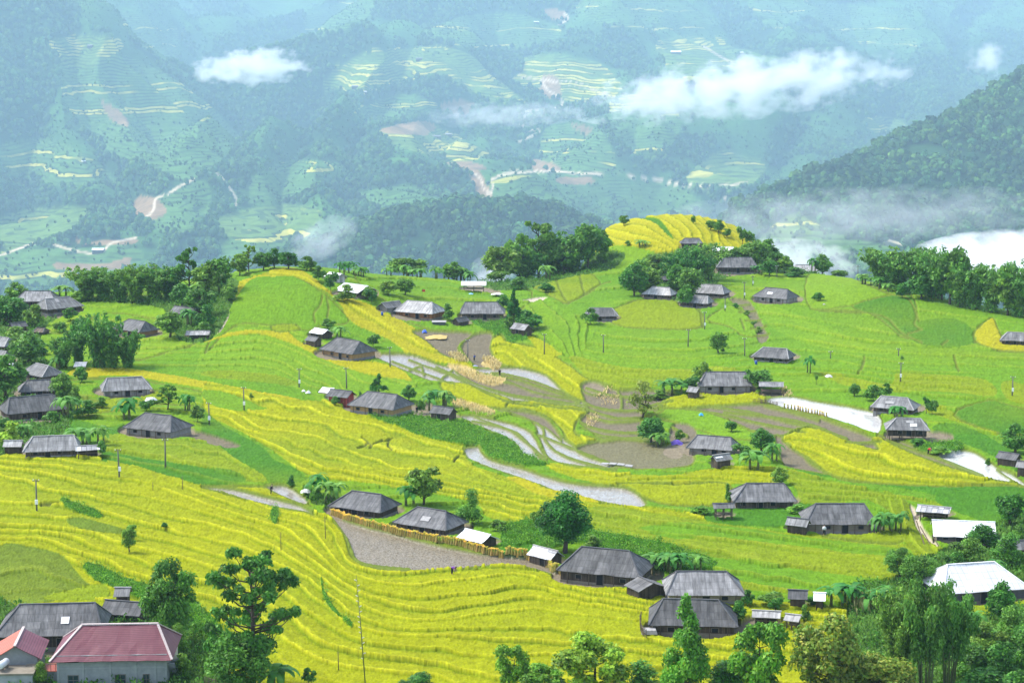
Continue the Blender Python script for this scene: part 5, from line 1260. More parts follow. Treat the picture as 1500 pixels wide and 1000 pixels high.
plant('round',118,500,34,24,'round topped tree rising behind the village bamboo grove')
row('banana', [(88,540,26,28),(100,612,44,40),(190,614,42,44),(122,650,38,46),(145,652,36,36),(104,600,30,30)], '{o} banana plant of the left village, counted from the dark grove downwards', 'banana plants of the left village')
plant('round',42,532,44,54,'broad rounded tree between the cut off houses and the dark grove'); plant('broad',8,580,60,60,'dense tree at the left edge under the cut off houses'); plant('round',92,590,42,32,'tree at the right end of the dark hipped house in the left village')
plant('shrub',36,600,26,44,'bush in front of the dark hipped house at the left'); plant('shrub',18,600,20,20,'small bushy tree at the left of that dark hipped house'); plant('broad',14,470,40,50,'leafy tree at the left edge above the small dark hut')
plant('banana',10,470,44,40,'banana plant at the left edge near the top of the village'); plant('broad',24,440,26,30,'small tree left of the ridge houses'); plant('banana',88,436,26,34,'banana plant behind the patched ridge house'); plant('shrub',118,442,16,34,'bananas and bush at the right end of the patched ridge house')
plant('shrub',52,476,34,36,'bushes with white washing in front of the ridge houses'); plant('shrub',30,512,26,60,'bushes above the cut off houses'); plant('shrub',60,520,22,30,'bush beside the tiny thatched hut'); plant('shrub',120,560,24,30,'bush right of the white sheet roof by the dark grove')
plant('airy',246,602,34,34,'small spreading tree behind the plank and stone house'); plant('banana',272,602,32,28,'slim banana plant behind the plank and stone house'); plant('shrub',290,618,26,26,'bush right of the plank and stone house'); plant('shrub',215,602,20,30,'shrubs behind the plank and stone house')
plant('shrub',130,612,20,40,'shrubs left of the banana plant above the green hedge'); plant('fresh',20,656,34,44,'light green bushes at the left end of the lowest grey house'); plant('banana',34,640,28,30,'young banana plant above the lowest left grey house'); plant('shrub',150,668,22,20,'dark bush at the end of the lattice roofed shed')
# middle ridge
row('banana', [(498,402,24,26),(512,400,24,26),(526,404,20,24),(574,404,20,24),(592,404,22,26),(612,406,20,24),(640,408,24,26),(658,406,28,28),(676,404,34,32),(690,398,28,26)], '{o} banana plant from the left along the middle ridge', 'banana plants along the middle ridge')
plant('broad',598,400,30,54,'spreading light green tree on the middle ridge'); plant('broad',664,398,28,30,'dull brownish tree above the ridge bananas'); plant('shrub',468,412,24,22,'bush behind the knoll, left of the long white shed'); plant('shrub',484,428,36,26,'banana and bush left of the long white shed')
plant('shrub',510,440,22,36,'bushes below the long white shed'); plant('shrub',540,440,20,24,'bush under the right end of the long white shed'); plant('shrub',570,432,22,34,'bush behind the stone walled gable house'); plant('broad',594,432,24,26,'leafy tree behind the pale roofed house with orange posts'); plant('shrub',545,444,26,24,'bush between the long white shed and the stone walled house')
plant('shrub',656,468,22,22,'bush at the right end of the pale roofed orange house')
plant('cone',754,474,52,26,'dark conifer beside the grey house with a wing'); plant('shrub',738,452,22,24,'bush behind the right end of the grey winged house'); plant('broad',774,482,30,42,'dark bush at the foot of the conifer'); plant('shrub',748,480,18,20,'low bush left of the weathered little shed')
plant('shrub',728,414,20,40,'scrub right of the hut on stilts'); plant('shrub',762,424,18,40,'scrub on the ridge below the tall tree clump'); plant('shrub',800,428,14,30,'scrub by the pale path on the ridge')
plant('banana',800,408,26,26,'banana plant at the left foot of the tall clump'); plant('pale',818,398,28,16,'small bright yellow tree at the foot of the tall clump')
row('broad', [(736,412,56,48),(762,410,72,50),(790,404,88,62,'airy'),(772,408,50,50,'bamboo'),(812,402,70,56,'bamboo'),(838,396,66,56,'bamboo'),(862,392,66,48),(882,378,40,30),(826,402,46,50)], '{o} tree from the left in the tall clump on the middle ridge', 'tall clump on the middle ridge')
plant('shrub',866,474,24,28,'round bush at the left end of the lone grey house'); plant('shrub',884,382,20,22,'bananas and bush at the left foot of the yellow hill')
# wooded knoll and right ridge
row('broad', [(922,424,30,28,'shrub'),(938,428,48,40),(952,432,40,36),(930,434,46,40),(966,402,28,36),(1000,424,58,40,'bamboo'),(1018,418,62,44,'bamboo'),(1036,410,60,44,'bamboo'),(992,434,46,36),(1012,440,48,36),(1006,450,32,26)], '{o} tree from the left in the wood around the three pale houses', 'wood around the three pale houses')
plant('banana',942,360,14,18,'tiny banana plant on the near shoulder of the yellow hill'); plant('shrub',920,360,8,12,'dark little bush on the near shoulder of the yellow hill'); plant('broad',915,330,16,14,'small dark tree on the left skyline of the yellow hill')
row('broad', [(1016,328,12,8),(1042,338,14,14),(1054,340,18,18),(1066,350,14,12)], '{o} little tree from the left on the yellow hill, right of its top', 'little trees on the skyline of the yellow hill')
plant('slim',1088,374,40,20,'tall slim high crowned tree, left of a pair beside the yellow hill'); plant('slim',1100,374,34,18,'slim high crowned tree, right of a pair beside the yellow hill')
row('broad', [(1074,388,22,30,'shrub'),(1092,388,30,34),(1108,394,40,40),(1124,388,34,36),(1140,398,32,28),(1150,400,24,26),(1128,404,22,26)], '{o} tree from the left right of the yellow hill', 'trees right of the yellow hill')
plant('broad',1206,398,30,28,'tree by the pale roofed house on the right ridge'); plant('banana',1190,396,24,22,'banana plant behind the pale roofed house on the right ridge'); plant('shrub',1230,400,16,30,'scrub on the right ridge by the utility pole'); plant('shrub',1165,404,12,40,'low green scrub along the right ridge')
plant('banana',1112,402,18,20,'banana plant at the right end of the dark house below the yellow hill')
row('bamboo', [(1292,420,64,46),(1318,424,66,48),(1344,430,72,48),(1368,436,78,52),(1392,446,84,50,'broad'),(1408,450,60,40),(1428,454,70,46),(1452,458,76,46),(1476,462,70,44,'broad'),(1494,464,84,46),(1380,440,50,44,'broad'),(1350,438,40,40,'broad')], '{o} tree counted from the left in the dark wood on the right ridge', 'dark wood on the right ridge')
row('banana', [(1264,416,22,24),(1276,418,18,20),(1290,422,22,26),(1302,426,18,22),(1326,432,20,24)], '{o} banana plant from the left along the foot of the right ridge wood', 'banana plants at the foot of the right ridge wood')
plant('shrub',1322,436,22,24,'pale bush standing alone at the foot of the right ridge wood'); plant('broad',1412,448,36,40,'olive tinted tree in front of the right ridge wood'); plant('broad',1488,462,34,40,'leafy tree at the right edge in front of the ridge wood')
plant('round',1053,517,32,26,'small lone tree with a bare trunk in the green bowl'); plant('shrub',1060,516,7,7,'dark little bush right of the lone tree in the green bowl')
plant('round',1030,572,42,34,'round dark tree at the left end of the stone walled grey house'); plant('shrub',1012,574,26,30,'bush left of the round dark tree by the stone walled house'); plant('banana',985,578,34,42,'banana plant left of the stone walled grey house'); plant('shrub',968,584,12,40,'leafy vine patch in front of that banana plant')
plant('shrub',1096,562,20,20,'dark bush behind the right end of the stone walled house'); plant('broad',1114,568,26,40,'leafy bush between the stone walled house and the stilted barn')
plant('pale',942,612,58,52,'thin yellow green tree with bare forks in the harvested fields'); plant('dark',954,648,38,40,'dark round bush below the thin yellow green tree'); plant('banana',970,652,30,30,'banana plant right of the dark round bush in the harvested fields'); plant('shrub',996,648,20,18,'bush behind the purple tarpaulin')
plant('round',1116,662,34,38,'round bush at the right end of the house with the front annex'); plant('banana',1112,684,42,46,'banana plant in front of that round bush'); plant('banana',1132,678,36,32,'second banana plant, right of the house with the front annex'); plant('shrub',1090,672,28,34,'light green bush at the corner of the house with the front annex'); plant('round',1072,632,16,18,'small bush behind the ridge of the house with the front annex')
plant('round',1143,710,26,28,'lone round bush behind the dark plank house'); plant('shrub',1066,736,26,14,'bush at the left end of the dark plank house'); plant('fresh',1028,750,12,34,'light green leafy patch left of the little storehouse'); plant('fresh',1170,752,12,40,'green weeds on the bank below the dark plank house')
plant('round',1252,580,18,18,'round bush left of the shrubs behind the patched grey house'); plant('shrub',1280,588,24,32,'shrub left of the patched grey house on the right'); plant('shrub',1298,582,20,22,'shrub behind the patched grey house on the right')
plant('banana',1313,612,28,26,'small banana plant between the two houses at the white paddy'); plant('shrub',1366,606,24,22,'bush at the right end of the patched grey house'); plant('slim',1358,606,24,12,'thin tree at the right end of the patched grey house'); plant('round',1345,652,10,20,'low green bush below the stilted house'); plant('fresh',1375,664,10,44,'tall grass tuft above the lower flooded paddy')
plant('round',1488,664,42,46,'round dark tree at the right edge above the dark shed'); plant('shrub',1448,682,10,12,'little dark bush on the bank of the lower paddy')
plant('banana',1188,546,30,24,'banana plant under the long grey house in the green slope'); plant('shrub',1200,440,12,22,'bush at the right end of the house with white roof sheets'); plant('slim',1196,564,14,8,'tiny tree standing in the rice below the long grey house'); plant('shrub',1322,527,6,7,'small dark bush alone in the right hand rice')
# around the lower houses
plant('cone',556,576,28,26,'cone shaped dark tree behind the house above the hedge'); plant('broad',600,592,22,22,'bush behind the right end of the house above the hedge'); plant('banana',636,600,40,38,'banana plant at the end of the hedge, left of two'); plant('banana',652,596,36,32,'banana plant at the end of the hedge, right of two'); plant('shrub',618,606,24,16,'dark bush left of the hedge bananas'); plant('shrub',528,584,10,10,'tiny tree above the red walled wing'); plant('shrub',492,594,14,16,'weeds below the red walled wing')
plant('banana',500,496,26,30,'banana plant behind the dark house on the green knoll'); plant('shrub',480,482,16,26,'bush behind the white roofed shed on the knoll'); plant('shrub',547,512,24,24,'bush at the right end of the dark house on the knoll')
plant('banana',468,728,44,36,'banana plant at the left end of the two dark houses, nearer the water'); plant('banana',486,732,46,40,'banana plant touching the left end of the two dark houses'); plant('shrub',428,712,16,16,'small shrub on the green stripe by the thin paddy'); plant('shrub',464,738,26,22,'thick bush under the bananas by the two dark houses')
plant('broad',622,738,58,48,'small tree with a bare trunk behind the two dark houses'); plant('banana',596,740,38,46,'banana plant between the roofs of the two dark houses'); plant('bigshrub',692,772,50,46,'leafy tree behind the right end of the two dark houses'); plant('shrub',730,778,18,30,'bush behind the white roofed cattle shed')
plant('bigdark',828,810,86,80,'big dark green round tree above the longest dark house'); plant('shrub',786,770,26,22,'bush at the left of the big round tree'); plant('shrub',868,800,14,30,'low bushes right of the big round tree')
row('banana', [(958,838,40,44),(978,836,36,40),(998,838,40,44),(1018,838,32,36)], '{o} banana plant from the left behind the longest dark house', 'banana plants behind the longest dark house')
plant('fresh',855,852,12,30,'green weeds at the foot of the longest dark house'); plant('shrub',1084,912,30,28,'bush at the right end of the lowest dark house'); plant('shrub',1096,888,26,22,'tall weeds right of the grey house behind the lowest house'); plant('shrub',1130,886,20,44,'row of weeds along the edge of the green terraces'); plant('slim',1136,912,36,24,'thin sapling right of the lowest dark house'); plant('shrub',1178,912,24,20,'dark bush right of the tilted pale roof')
plant('broad',1196,886,12,26,'weeds beside the little white roofed pen')
row('banana', [(1234,886,46,50),(1250,888,36,34),(1284,894,44,40),(1300,884,40,34),(1342,846,36,34),(1362,842,30,24),(1304,776,40,36),(1320,778,34,32),(1458,846,36,34),(1288,778,36,30)], '{o} banana plant round the lower right houses, listed from the lower terraces up', 'banana plants round the lower right houses')
plant('bigbroad',1318,850,44,44,'dark bushy tree behind the bamboo at the lower right'); plant('bigbroad',1344,862,50,50,'tree in the gap left of the hipped white roof'); plant('round',1466,914,60,42,'round tree in front of the hipped white roof'); plant('broad',1480,768,44,40,'ragged tree right of the large plain white roof'); plant('bigshrub',1440,800,34,60,'bush in front of the large plain white roof'); plant('bigshrub',1420,826,40,60,'dark bush between the two white roofs'); plant('bigshrub',1478,830,46,60,'bush above the right end of the hipped white roof'); plant('bigshrub',1496,800,34,40,'bush at the right edge beside the plain white roof'); plant('bigshrub',1400,836,30,40,'bush at the left end of the hipped white roof')
# lower left
plant('bigbroad',252,942,124,78,'round leafy tree right of the dark corrugated house'); plant('bigairy',372,1010,200,150,'tall open tree with layered dark boughs at the bottom left'); plant('bigbroad',352,1030,100,90,'low dense tree under the tall open tree'); plant('banana',412,1010,60,60,'banana plant at the right of the tall open tree'); plant('bigshrub',262,962,46,40,'flowering shrub at the right side of the pink tiled house'); plant('shrub',268,990,34,30,'dark bush by the water tank'); plant('bigshrub',60,1004,40,30,'garden shrub between the two tiled houses')
plant('shrub',452,1002,26,26,'small bush below the ripe terraces at the bottom'); plant('round',190,808,38,20,'small round topped tree on a thin trunk in the left ripe terraces'); plant('slim',194,790,22,18,'leafless stake with a tuft behind the small round topped tree')
plant('shrub',242,776,10,12,'little bush in the ripe terraces right of the small tree'); plant('shrub',368,584,8,8,'little dark bush beside the utility pole on the yellow strip')
# bottom edge
plant('bigfresh',752,1012,70,56,'feathery young tree at the bottom, left of the leafy yellow tinged one'); plant('bigshrub',615,1018,34,70,'leafy crown cut by the bottom edge left of the middle'); plant('bigfresh',872,1030,100,110,'yellow tinged leafy tree at the bottom middle'); plant('feather',1004,1030,152,84,'feathery bamboo like tree in front of the lowest dark house'); plant('bigfresh',1112,1030,122,86,'airy light green tree right of the feathery one'); plant('bigtip',1216,1040,140,104,'dark leafy tree with reddish tips at the lower right'); plant('bigtip',1290,1040,84,90,'lower leafy tree with orange tips beside the dark one')
plant('bigshrub',940,1020,50,90,'leafy bush at the bottom between the yellow tinged and feathery trees'); plant('bigshrub',1060,1024,60,80,'dark bush between the feathery and airy trees'); plant('bigfresh',800,1024,50,70,'light leafy bush at the bottom left of the yellow tinged tree')
plant('bigbamboo',1316,1010,160,72,'tall bamboo clump with leaning plumes, left of three at the lower right'); plant('bigbamboo',1356,1020,190,74,'tall bamboo clump, middle of three at the lower right'); plant('bigbamboo',1390,1015,176,66,'tall bamboo clump, right of three in front of the hipped white roof')
row('bigshrub', [(1440,960,50,70),(1480,950,60,70),(1420,1000,60,80),(1462,1010,70,90),(1500,1000,80,90),(1440,1040,60,100),(1490,1050,70,90),(1400,960,36,50)], '{o} shrub, counted downwards, on the overgrown slope in the lower right corner', 'shrubs in the lower right corner')
plant('banana',1432,930,40,40,'banana plant below the round tree at the lower right'); plant('banana',1452,940,30,34,'second banana plant below the round tree at the lower right')

row('shrub', [(24,500,22,40),(104,470,20,26),(88,486,18,26),(112,590,22,26),(76,618,16,30),(26,560,22,34),(8,632,20,24),(150,596,14,26)], '{o} low bush among the houses of the left village, counted from its top', 'low bushes of the left village')
row('shrub', [(1078,452,8,12),(1094,462,8,12),(1104,476,8,12),(1112,488,9,14)], '{o} clump of greens from the top in the narrow vegetable strip', 'greens in the vegetable strip')
# undergrowth: nobody could count it
def undergrowth(name, label, sel, n, h0, h1, lm, k=11):
    r = np.random.default_rng(n); i, j = np.nonzero(sel); w = (Yg[i, j]**2.0); q = r.choice(len(i), n, p=w/w.sum()); i, j = i[q], j[q]
    x = Xg[i, j]+r.normal(0, .3, n); y = Yg[i, j]; z = Zg[i, j]; h = r.uniform(h0, h1, n)
    th = r.uniform(0, 6.28, (n, k)); el = r.uniform(.3, 1.4, (n, k)); d = np.stack([np.cos(th)*np.cos(el), np.sin(th)*np.cos(el), np.sin(el)], 2)
    c = np.stack([x, y, z], 1)[:, None]+d*(h[:, None]*r.uniform(.3, 1.0, (n, k)))[..., None]; s_ = (h[:, None]*r.uniform(.12, .26, (n, k)))[..., None]
    e1 = d+r.normal(0, .5, (n, k, 3)); e1 /= np.linalg.norm(e1, axis=2, keepdims=True); e2 = np.cross(e1, r.normal(0, 1, (n, k, 3))); e2 /= np.linalg.norm(e2, axis=2, keepdims=True)
    V = np.stack([c-e1*s_, c+e2*s_*.5, c+e1*s_, c-e2*s_*.5], 2).reshape(-1, 3); tn = np.clip(.45+.2*r.normal(0, 1, (n, 1))+.15*r.normal(0, 1, (n, k)), 0, 1).ravel(); tp = r.random(n*k)
    o = obj(name, polys_mesh(name, V, np.arange(len(V)).reshape(-1, 4), np.repeat(np.stack([tn, tp, tn*0], 1), 4, 0), [LM[lm]])); tag(o, label, 'undergrowth', kind='stuff')
inv_ = (np.abs(U) < .30) & (Yg > 188) & ~back
undergrowth('undergrowth', 'low scrub and weeds between the houses and trees', (cls == KEYS.index('S')) & inv_, 9000, .5, 1.5, 'broad')
undergrowth('bank_grass', 'long grass on the green banks between the terraces', (cls == KEYS.index('DG')) & inv_, 5000, .35, .8, 'fresh', 9)
# ---------------------------------------------------------------- utility poles and stakes
M_CONC = flat_mat('pole_concrete', (.13, .125, .12)); M_BOX = flat_mat('meter_box', (.72, .73, .74), var=.05)
POLES = [(55,748,703,'utility pole leaning in the upper left ripe terraces, farthest left',1),(176,698,658,'utility pole with a white box at the edge of the terraces below the lattice shed',1),(243,685,644,'thick utility pole on the green strip below the plank and stone house',0),
 (307,622,590,'utility pole at the right of the plank and stone house',1),(358,602,569,'utility pole where green and yellow strips meet left of the red walled wing',1),(439,568,541,'utility pole with a white box in the green terraces below the knoll, left of two',1),(508,569,538,'utility pole in the green terraces below the knoll, right of two',0),
 (572,538,509,'utility pole on the wet stubble right of the house on the knoll',0),(686,527,498,'utility pole between the two brown plots',0),(798,519,489,'utility pole at the edge of the yellow strip in the middle',0),(885,518,492,'utility pole low in the big green bowl, left of two',0),(1008,509,484,'utility pole low in the big green bowl, right of two',0),
 (1033,482,457,'utility pole below the lowest pale house',1),(1063,456,436,'utility pole just right of the three pale houses',1),(1091,437,413,'utility pole on the slope left of the house with white roof sheets',1),(1104,418,404,'small pole behind the house with white roof sheets, left of two',1),(1139,408,392,'small pole behind the house with white roof sheets, right of two',0),
 (1092,523,497,'utility pole left of the long grey house in the green slope',0),(1317,521,510,'short post by a little bush in the right hand rice',0),(1319,562,535,'utility pole in the right hand rice above the patched grey house',1),(1483,580,553,'utility pole in the pale rice at the right edge',1),(1257,398,376,'utility pole on the right ridge left of the wood',0),(1190,394,378,'utility pole on the right ridge beside the banana plant',0),(1217,526,515,'pole above the banana plant under the long grey house',0)]
def pole(px, yb, yt, label, bx, thin=False, group='utility poles of the hillside'):
    p = hit(px, yb); H = (yb-yt)*p.length/F*1.02; rr = random.Random(px*7+yb)
    o = empty('utility_pole' if not thin else 'stake', p, rr.uniform(-.4, .4)); tag(o, label, 'pole' if not thin else 'stake', group)
    lean = rr.uniform(-.02, .03)*H*(2.2 if px in (55, 243) else 1)
    r = .13 if not thin else .05
    m = MB(); m.tube([(0, 0, -.6), (-lean*.5, 0, H*.5), (-lean, 0, H)], [r*1.25, r, r*.75], 8); m.build('post', M_CONC if not thin else M_POST, o, True)
    if not thin:
        m = MB(); m.bar((-lean-.55, 0, H-.25), (-lean+.55, 0, H-.25), .10); c = m.build('crossarm', M_POST, o)
        for s_ in (-.45, .45): MB().tube([(-lean+s_, 0, H-.2), (-lean+s_, 0, H)], .06, 6).build('insulator', M_BOX, c)
        if bx: MB().box(-.22+.1, -.38, H*.22, .30, -.13, H*.22+.75).build('meter_box', M_BOX, o)
for q in POLES: pole(*q)
for q in [(412,806,780,'thin stake in the ripe terraces left of the thin wet paddy',0),(478,790,758,'thin stake below the left end of the rice drying rack',0),(497,982,955,'short stake in the ripe terraces at the bottom',0),(268,718,698,'thin stake at the left end of the thin wet paddy',0),(225,718,706,'short stake in the ripe terraces above the thin paddy',0)]: pole(*q, thin=True, group='stakes in the rice')
# tall bamboo pole in the foreground
p = hit(537, 1010); k = p.length/F; o = empty('bamboo_pole', p); tag(o, 'tall leaning bamboo pole with pale tufts in front of the ripe terraces', 'pole')
H = 165*k; ln = -12*k
MB().tube([(0, 0, -1), (ln*.5, 0, H*.5), (ln, 0, H)], [.075, .06, .03], 8).build('culm', M_CULM, o, True)
M_TUFT = flat_mat('pale_tuft', (.55, .56, .50)); m = MB(); rr = random.Random(4)
for i in range(16):
    z = H*(.25+.75*i/16); x = ln*z/H; s_ = rr.choice((-1, 1)); MB().bar((x, 0, z), (x+s_*.28, 0, z+.12), .09).build('node_stub', M_TUFT, o)
# ---------------------------------------------------------------- rice drying racks and sheaves
M_STRAW = leaf_mat('straw_sheaf', (.40, .30, .08), (.72, .58, .11), .2); M_DRY = leaf_mat('dry_stalks', (.42, .35, .14), (.58, .50, .22), .2)
def sheaf_mesh(seed, h, w):
    r = np.random.default_rng(seed); V = []; Fq = []; C_ = []; n = 46
    for i in range(n):
        a = r.uniform(0, 6.28); o = w*.5*math.sqrt(r.random()); b = np.array([o*math.cos(a), o*math.sin(a), 0]); t = np.array([o*.35*math.cos(a), o*.35*math.sin(a), h*r.uniform(.72, .85)])
        top = t+np.array([r.normal(0, .08)*w*2, r.normal(0, .08)*w*2, h*r.uniform(.12, .28)]); sd = np.array([-math.sin(a), math.cos(a), 0])*w*.10
        j = len(V); V += [b-sd, b+sd, t+sd*.7, t-sd*.7, top+sd*1.3, top-sd*1.3]; Fq += [(j, j+1, j+2, j+3), (j+3, j+2, j+4, j+5)]; tn = r.uniform(.2, .5)
        C_ += [(tn*.6, .1, 0)]*2+[(tn, .4, 0)]*2+[(tn+.25, 1, 0)]*2
    return polys_mesh('sheaf', np.array(V), np.array(Fq), np.array(C_), [M_STRAW])
SH = [sheaf_mesh(s_, 1.05, .62) for s_ in range(4)]
def along(L, step):
    q = smooth_line(L, False, 6); P = [hit(a, b) for a, b in q]; out = []; d = 0; 
    for a, b in zip(P[:-1], P[1:]):
        s_ = (b-a).length
        if s_ > 6: continue
        while d < s_: out.append(a.lerp(b, d/s_)); d += step
        d -= s_
    return out
def rack(L, label):
    P = along(L, .46); o = empty('rice_drying_rack', P[0]); tag(o, label, 'rack', 'racks of rice drying beside the harvested wet field')
    for i, p in enumerate(P):
        z = ground_z(p.x, p.y); c = obj('sheaf', SH[i % 4], o, (p.x-P[0].x, p.y-P[0].y, z-P[0].z-.05)); c.rotation_euler = (0, 0, i*1.3)
        c.scale = (1, 1, .9+.25*((i*37) % 10)/10)
        if i % 7 == 0: MB().bar((p.x-P[0].x, p.y-P[0].y+.1, z-P[0].z-.5), (p.x-P[0].x, p.y-P[0].y+.1, z-P[0].z+1.25), .08).build('post', M_POST, o)
    m = MB(); Q = [p-P[0] for p in P]; Q = [Vector((q.x, q.y+.05, ground_z(p.x, p.y)-P[0].z+.95)) for q, p in zip(Q, P)]
    m.tube(Q[::3]+[Q[-1]], .04, 5); m.build('rail', M_TIM, o)
rack([(487,754),(520,765),(560,776),(600,786),(640,793),(680,801),(710,810),(736,817)], 'long row of rice sheaves drying on a rail in front of the two dark houses')
rack([(743,816),(770,818),(790,824),(810,835),(830,846)], 'short row of drying rice sheaves ending at the longest dark house')
for i, p in enumerate(along([(1150,598),(1180,603),(1216,612)], .95)):
    o = obj('rice_sheaf', SH[i % 4], None, (p.x, p.y, p.z-.05)); o.scale = (.9, .9, .9); o.rotation_euler = (0, 0, i*.9)
    tag(o, 'rice sheaf standing in the row across the white flooded paddy', 'sheaf', 'rice sheaves standing in the white flooded paddy')
def stalks(polys, n, h, name, label, mat, wide=.10):
    r = np.random.default_rng(n); V = []; C_ = []
    for poly in polys:
        P = np.array(poly, float); x0, y0 = P.min(0); x1, y1 = P.max(0); k = 0
        while k < n:
            a, b = r.uniform(x0, x1), r.uniform(y0, y1)
            if not in_poly(np.array([a]), np.array([b]), P)[0]: continue
            k += 1; p = hit(a, b)+Vector((r.normal(0, .2), r.normal(0, .5), 0)); g = ground_z(p.x, p.y)-.1; th = r.uniform(0, 3.14); hh = h*r.uniform(.6, 1.2); w = wide*r.uniform(.6, 1.6); e = np.array([math.cos(th), math.sin(th), 0])*w; q = np.array([p.x, p.y, g]); t = q+np.array([r.normal(0, .2), r.normal(0, .2), hh])
            V += [q-e*.5, q+e*.5, t+e, t-e]; tn = r.uniform(.3, .7); C_ += [(tn*.7, .2, 0)]*2+[(tn, r.random(), 0)]*2
    me = polys_mesh(name, np.array(V), np.arange(len(V)).reshape(-1, 4), np.array(C_), [mat]); o = obj(name, me); tag(o, label, 'stalks', kind='stuff')
stalks([[(664,586),(690,592),(722,603),(722,610),(690,604),(665,596)],[(662,540),(700,547),(740,558),(722,567),(690,557)],[(706,525),(720,525),(735,535),(728,544)],[(655,518),(675,520),(688,530),(670,530)]], 300, .85, 'dry_corn_stalks', 'strips of dry brown corn stalks standing between the harvested fields', M_DRY)
stalks([[(872,580),(893,568),(906,576),(902,596),(880,592)],[(858,610),(872,605),(882,618),(862,626)],[(1142,570),(1158,572),(1162,582),(1146,580)]], 100, .6, 'straw_heap_litter', 'loose dry straw and stalks heaped on the harvested plots', M_DRY)
stalks([[(1248,884),(1300,880),(1310,892),(1250,896)]], 160, 1.6, 'dry_maize', 'withered brown maize under the banana plants at the lower right', M_DRY)
# ---------------------------------------------------------------- people
M_SKIN = flat_mat('skin', (.42, .26, .18), .6); M_HAIR = flat_mat('black_hair', (.01, .01, .011)); 
CLOTH = {n: flat_mat('cloth_'+n, c, .9) for n, c in dict(black=(.015, .015, .02), purple=(.17, .05, .32), white=(.7, .7, .7), pink=(.45, .12, .2), red=(.5, .03, .03), blue=(.04, .09, .3)).items()}
def skin_obj(name, nodes, edges, mat, parent, root_i=0):
    bm = bmesh.new(); ly = bm.verts.layers.skin.verify(); vs = []
    for (x, y, z, r) in nodes:
        v = bm.verts.new((x, y, z)); v[ly].radius = (r, r); vs.append(v)
    for a, b in edges: bm.edges.new((vs[a], vs[b]))
    vs[root_i][ly].use_root = True
    me = bpy.data.meshes.new(name); bm.to_mesh(me); bm.free(); me.materials.append(mat)
    o = obj(name, me, parent); s_ = o.modifiers.new('skin', 'SKIN'); s_.use_smooth_shade = True; q = o.modifiers.new('sub', 'SUBSURF'); q.levels = 1; q.render_levels = 1; return o
def person(px, yb, yaw, bend, top, legs, label, load=None):
    o = empty('person', hit(px, yb), R_(yaw)); tag(o, label, 'person')
    B = R_(bend); cb, sb = math.cos(B), math.sin(B)
    def t(x, h, f=0): return (x, -(h*sb+f*cb), .92+h*cb-f*sb)     # above the hip, bending forwards (-y)
    N = [(0, 0, .92, .12), (*t(0, .22), .115), (*t(0, .45), .13), (*t(0, .56), .055), (*t(0, .66), .092), (*t(0, .78, -.01), .075)]
    E = [(0, 1), (1, 2), (2, 3), (3, 4), (4, 5)]
    for s_ in (-1, 1):
        i = len(N); hang = .3 if bend > 40 else 0
        N += [(*t(s_*.19, .46), .055), (s_*.24, t(0, .46)[1]-.03-hang*.3, t(0, .46)[2]-.28, .042), (s_*.22, t(0, .46)[1]-.14-hang*.3, t(0, .46)[2]-.50, .032), (s_*.21, t(0, .46)[1]-.18-hang*.3, t(0, .46)[2]-.60, .036)]
        E += [(2, i), (i, i+1), (i+1, i+2), (i+2, i+3)]
        i = len(N); st_ = s_*.09
        N += [(s_*.10, 0, .84, .085), (s_*.11, -.02+st_*.3, .48, .062), (s_*.11, .02+st_*.5, .09, .042), (s_*.12, -.12+st_*.5, .04, .042)]
        E += [(0, i), (i, i+1), (i+1, i+2), (i+2, i+3)]
    skin_obj('body', N, E, M_SKIN, o)
    m = MB(); m.tube([t(0, -.02), t(0, .2), t(0, .42), t(0, .53)], [.175, .165, .19, .09], 12)
    for s_ in (-1, 1):
        a = t(s_*.16, .47); m.tube([a, (s_*.25, a[1]-.03, a[2]-.29), (s_*.225, a[1]-.15, a[2]-.50)], [.085, .07, .055], 8)
    m.build('jacket', CLOTH[top], o, True)
    m = MB()
    for s_ in (-1, 1): m.tube([(s_*.09, 0, .98), (s_*.11, -.02, .5), (s_*.115, .02, .12)], [.125, .095, .075], 8)
    m.build('trousers', CLOTH[legs], o, True)
    c = Vector(t(0, .72, -.02)); m = MB(); m.tube([c+Vector((0, .03, -.06)), c+Vector((0, .02, .03)), c+Vector((0, .01, .10)), c+Vector((0, 0, .13))], [.095, .105, .075, .02], 10); m.build('hair', M_HAIR, o, True)
    return o
person(732, 551, 10, 5, 'black', 'black', 'person in dark clothes standing on the harvested field in the middle')
person(695, 530, 40, 15, 'blue', 'black', 'person in blue beside the brown plot, next to a sheaf of rice')
person(663, 841, 60, 75, 'purple', 'black', 'person in purple bending at the edge of the big wet field')
person(1208, 784, -10, 0, 'white', 'black', 'person in a white top in front of the mud footed dark house')
person(1283, 781, 20, 0, 'purple', 'black', 'person in purple at the right corner of the mud footed dark house')
person(611, 606, 30, 0, 'black', 'black', 'person in black in the yard at the end of the house above the hedge')
person(602, 603, -30, 10, 'pink', 'black', 'person in pink in the yard at the end of the house above the hedge')
person(397, 726, 90, 20, 'black', 'black', 'person in black beside the small wet plot left of the two dark houses')
person(1361, 666, 50, 60, 'red', 'black', 'person in red stooping at the corner of the lower flooded paddy')
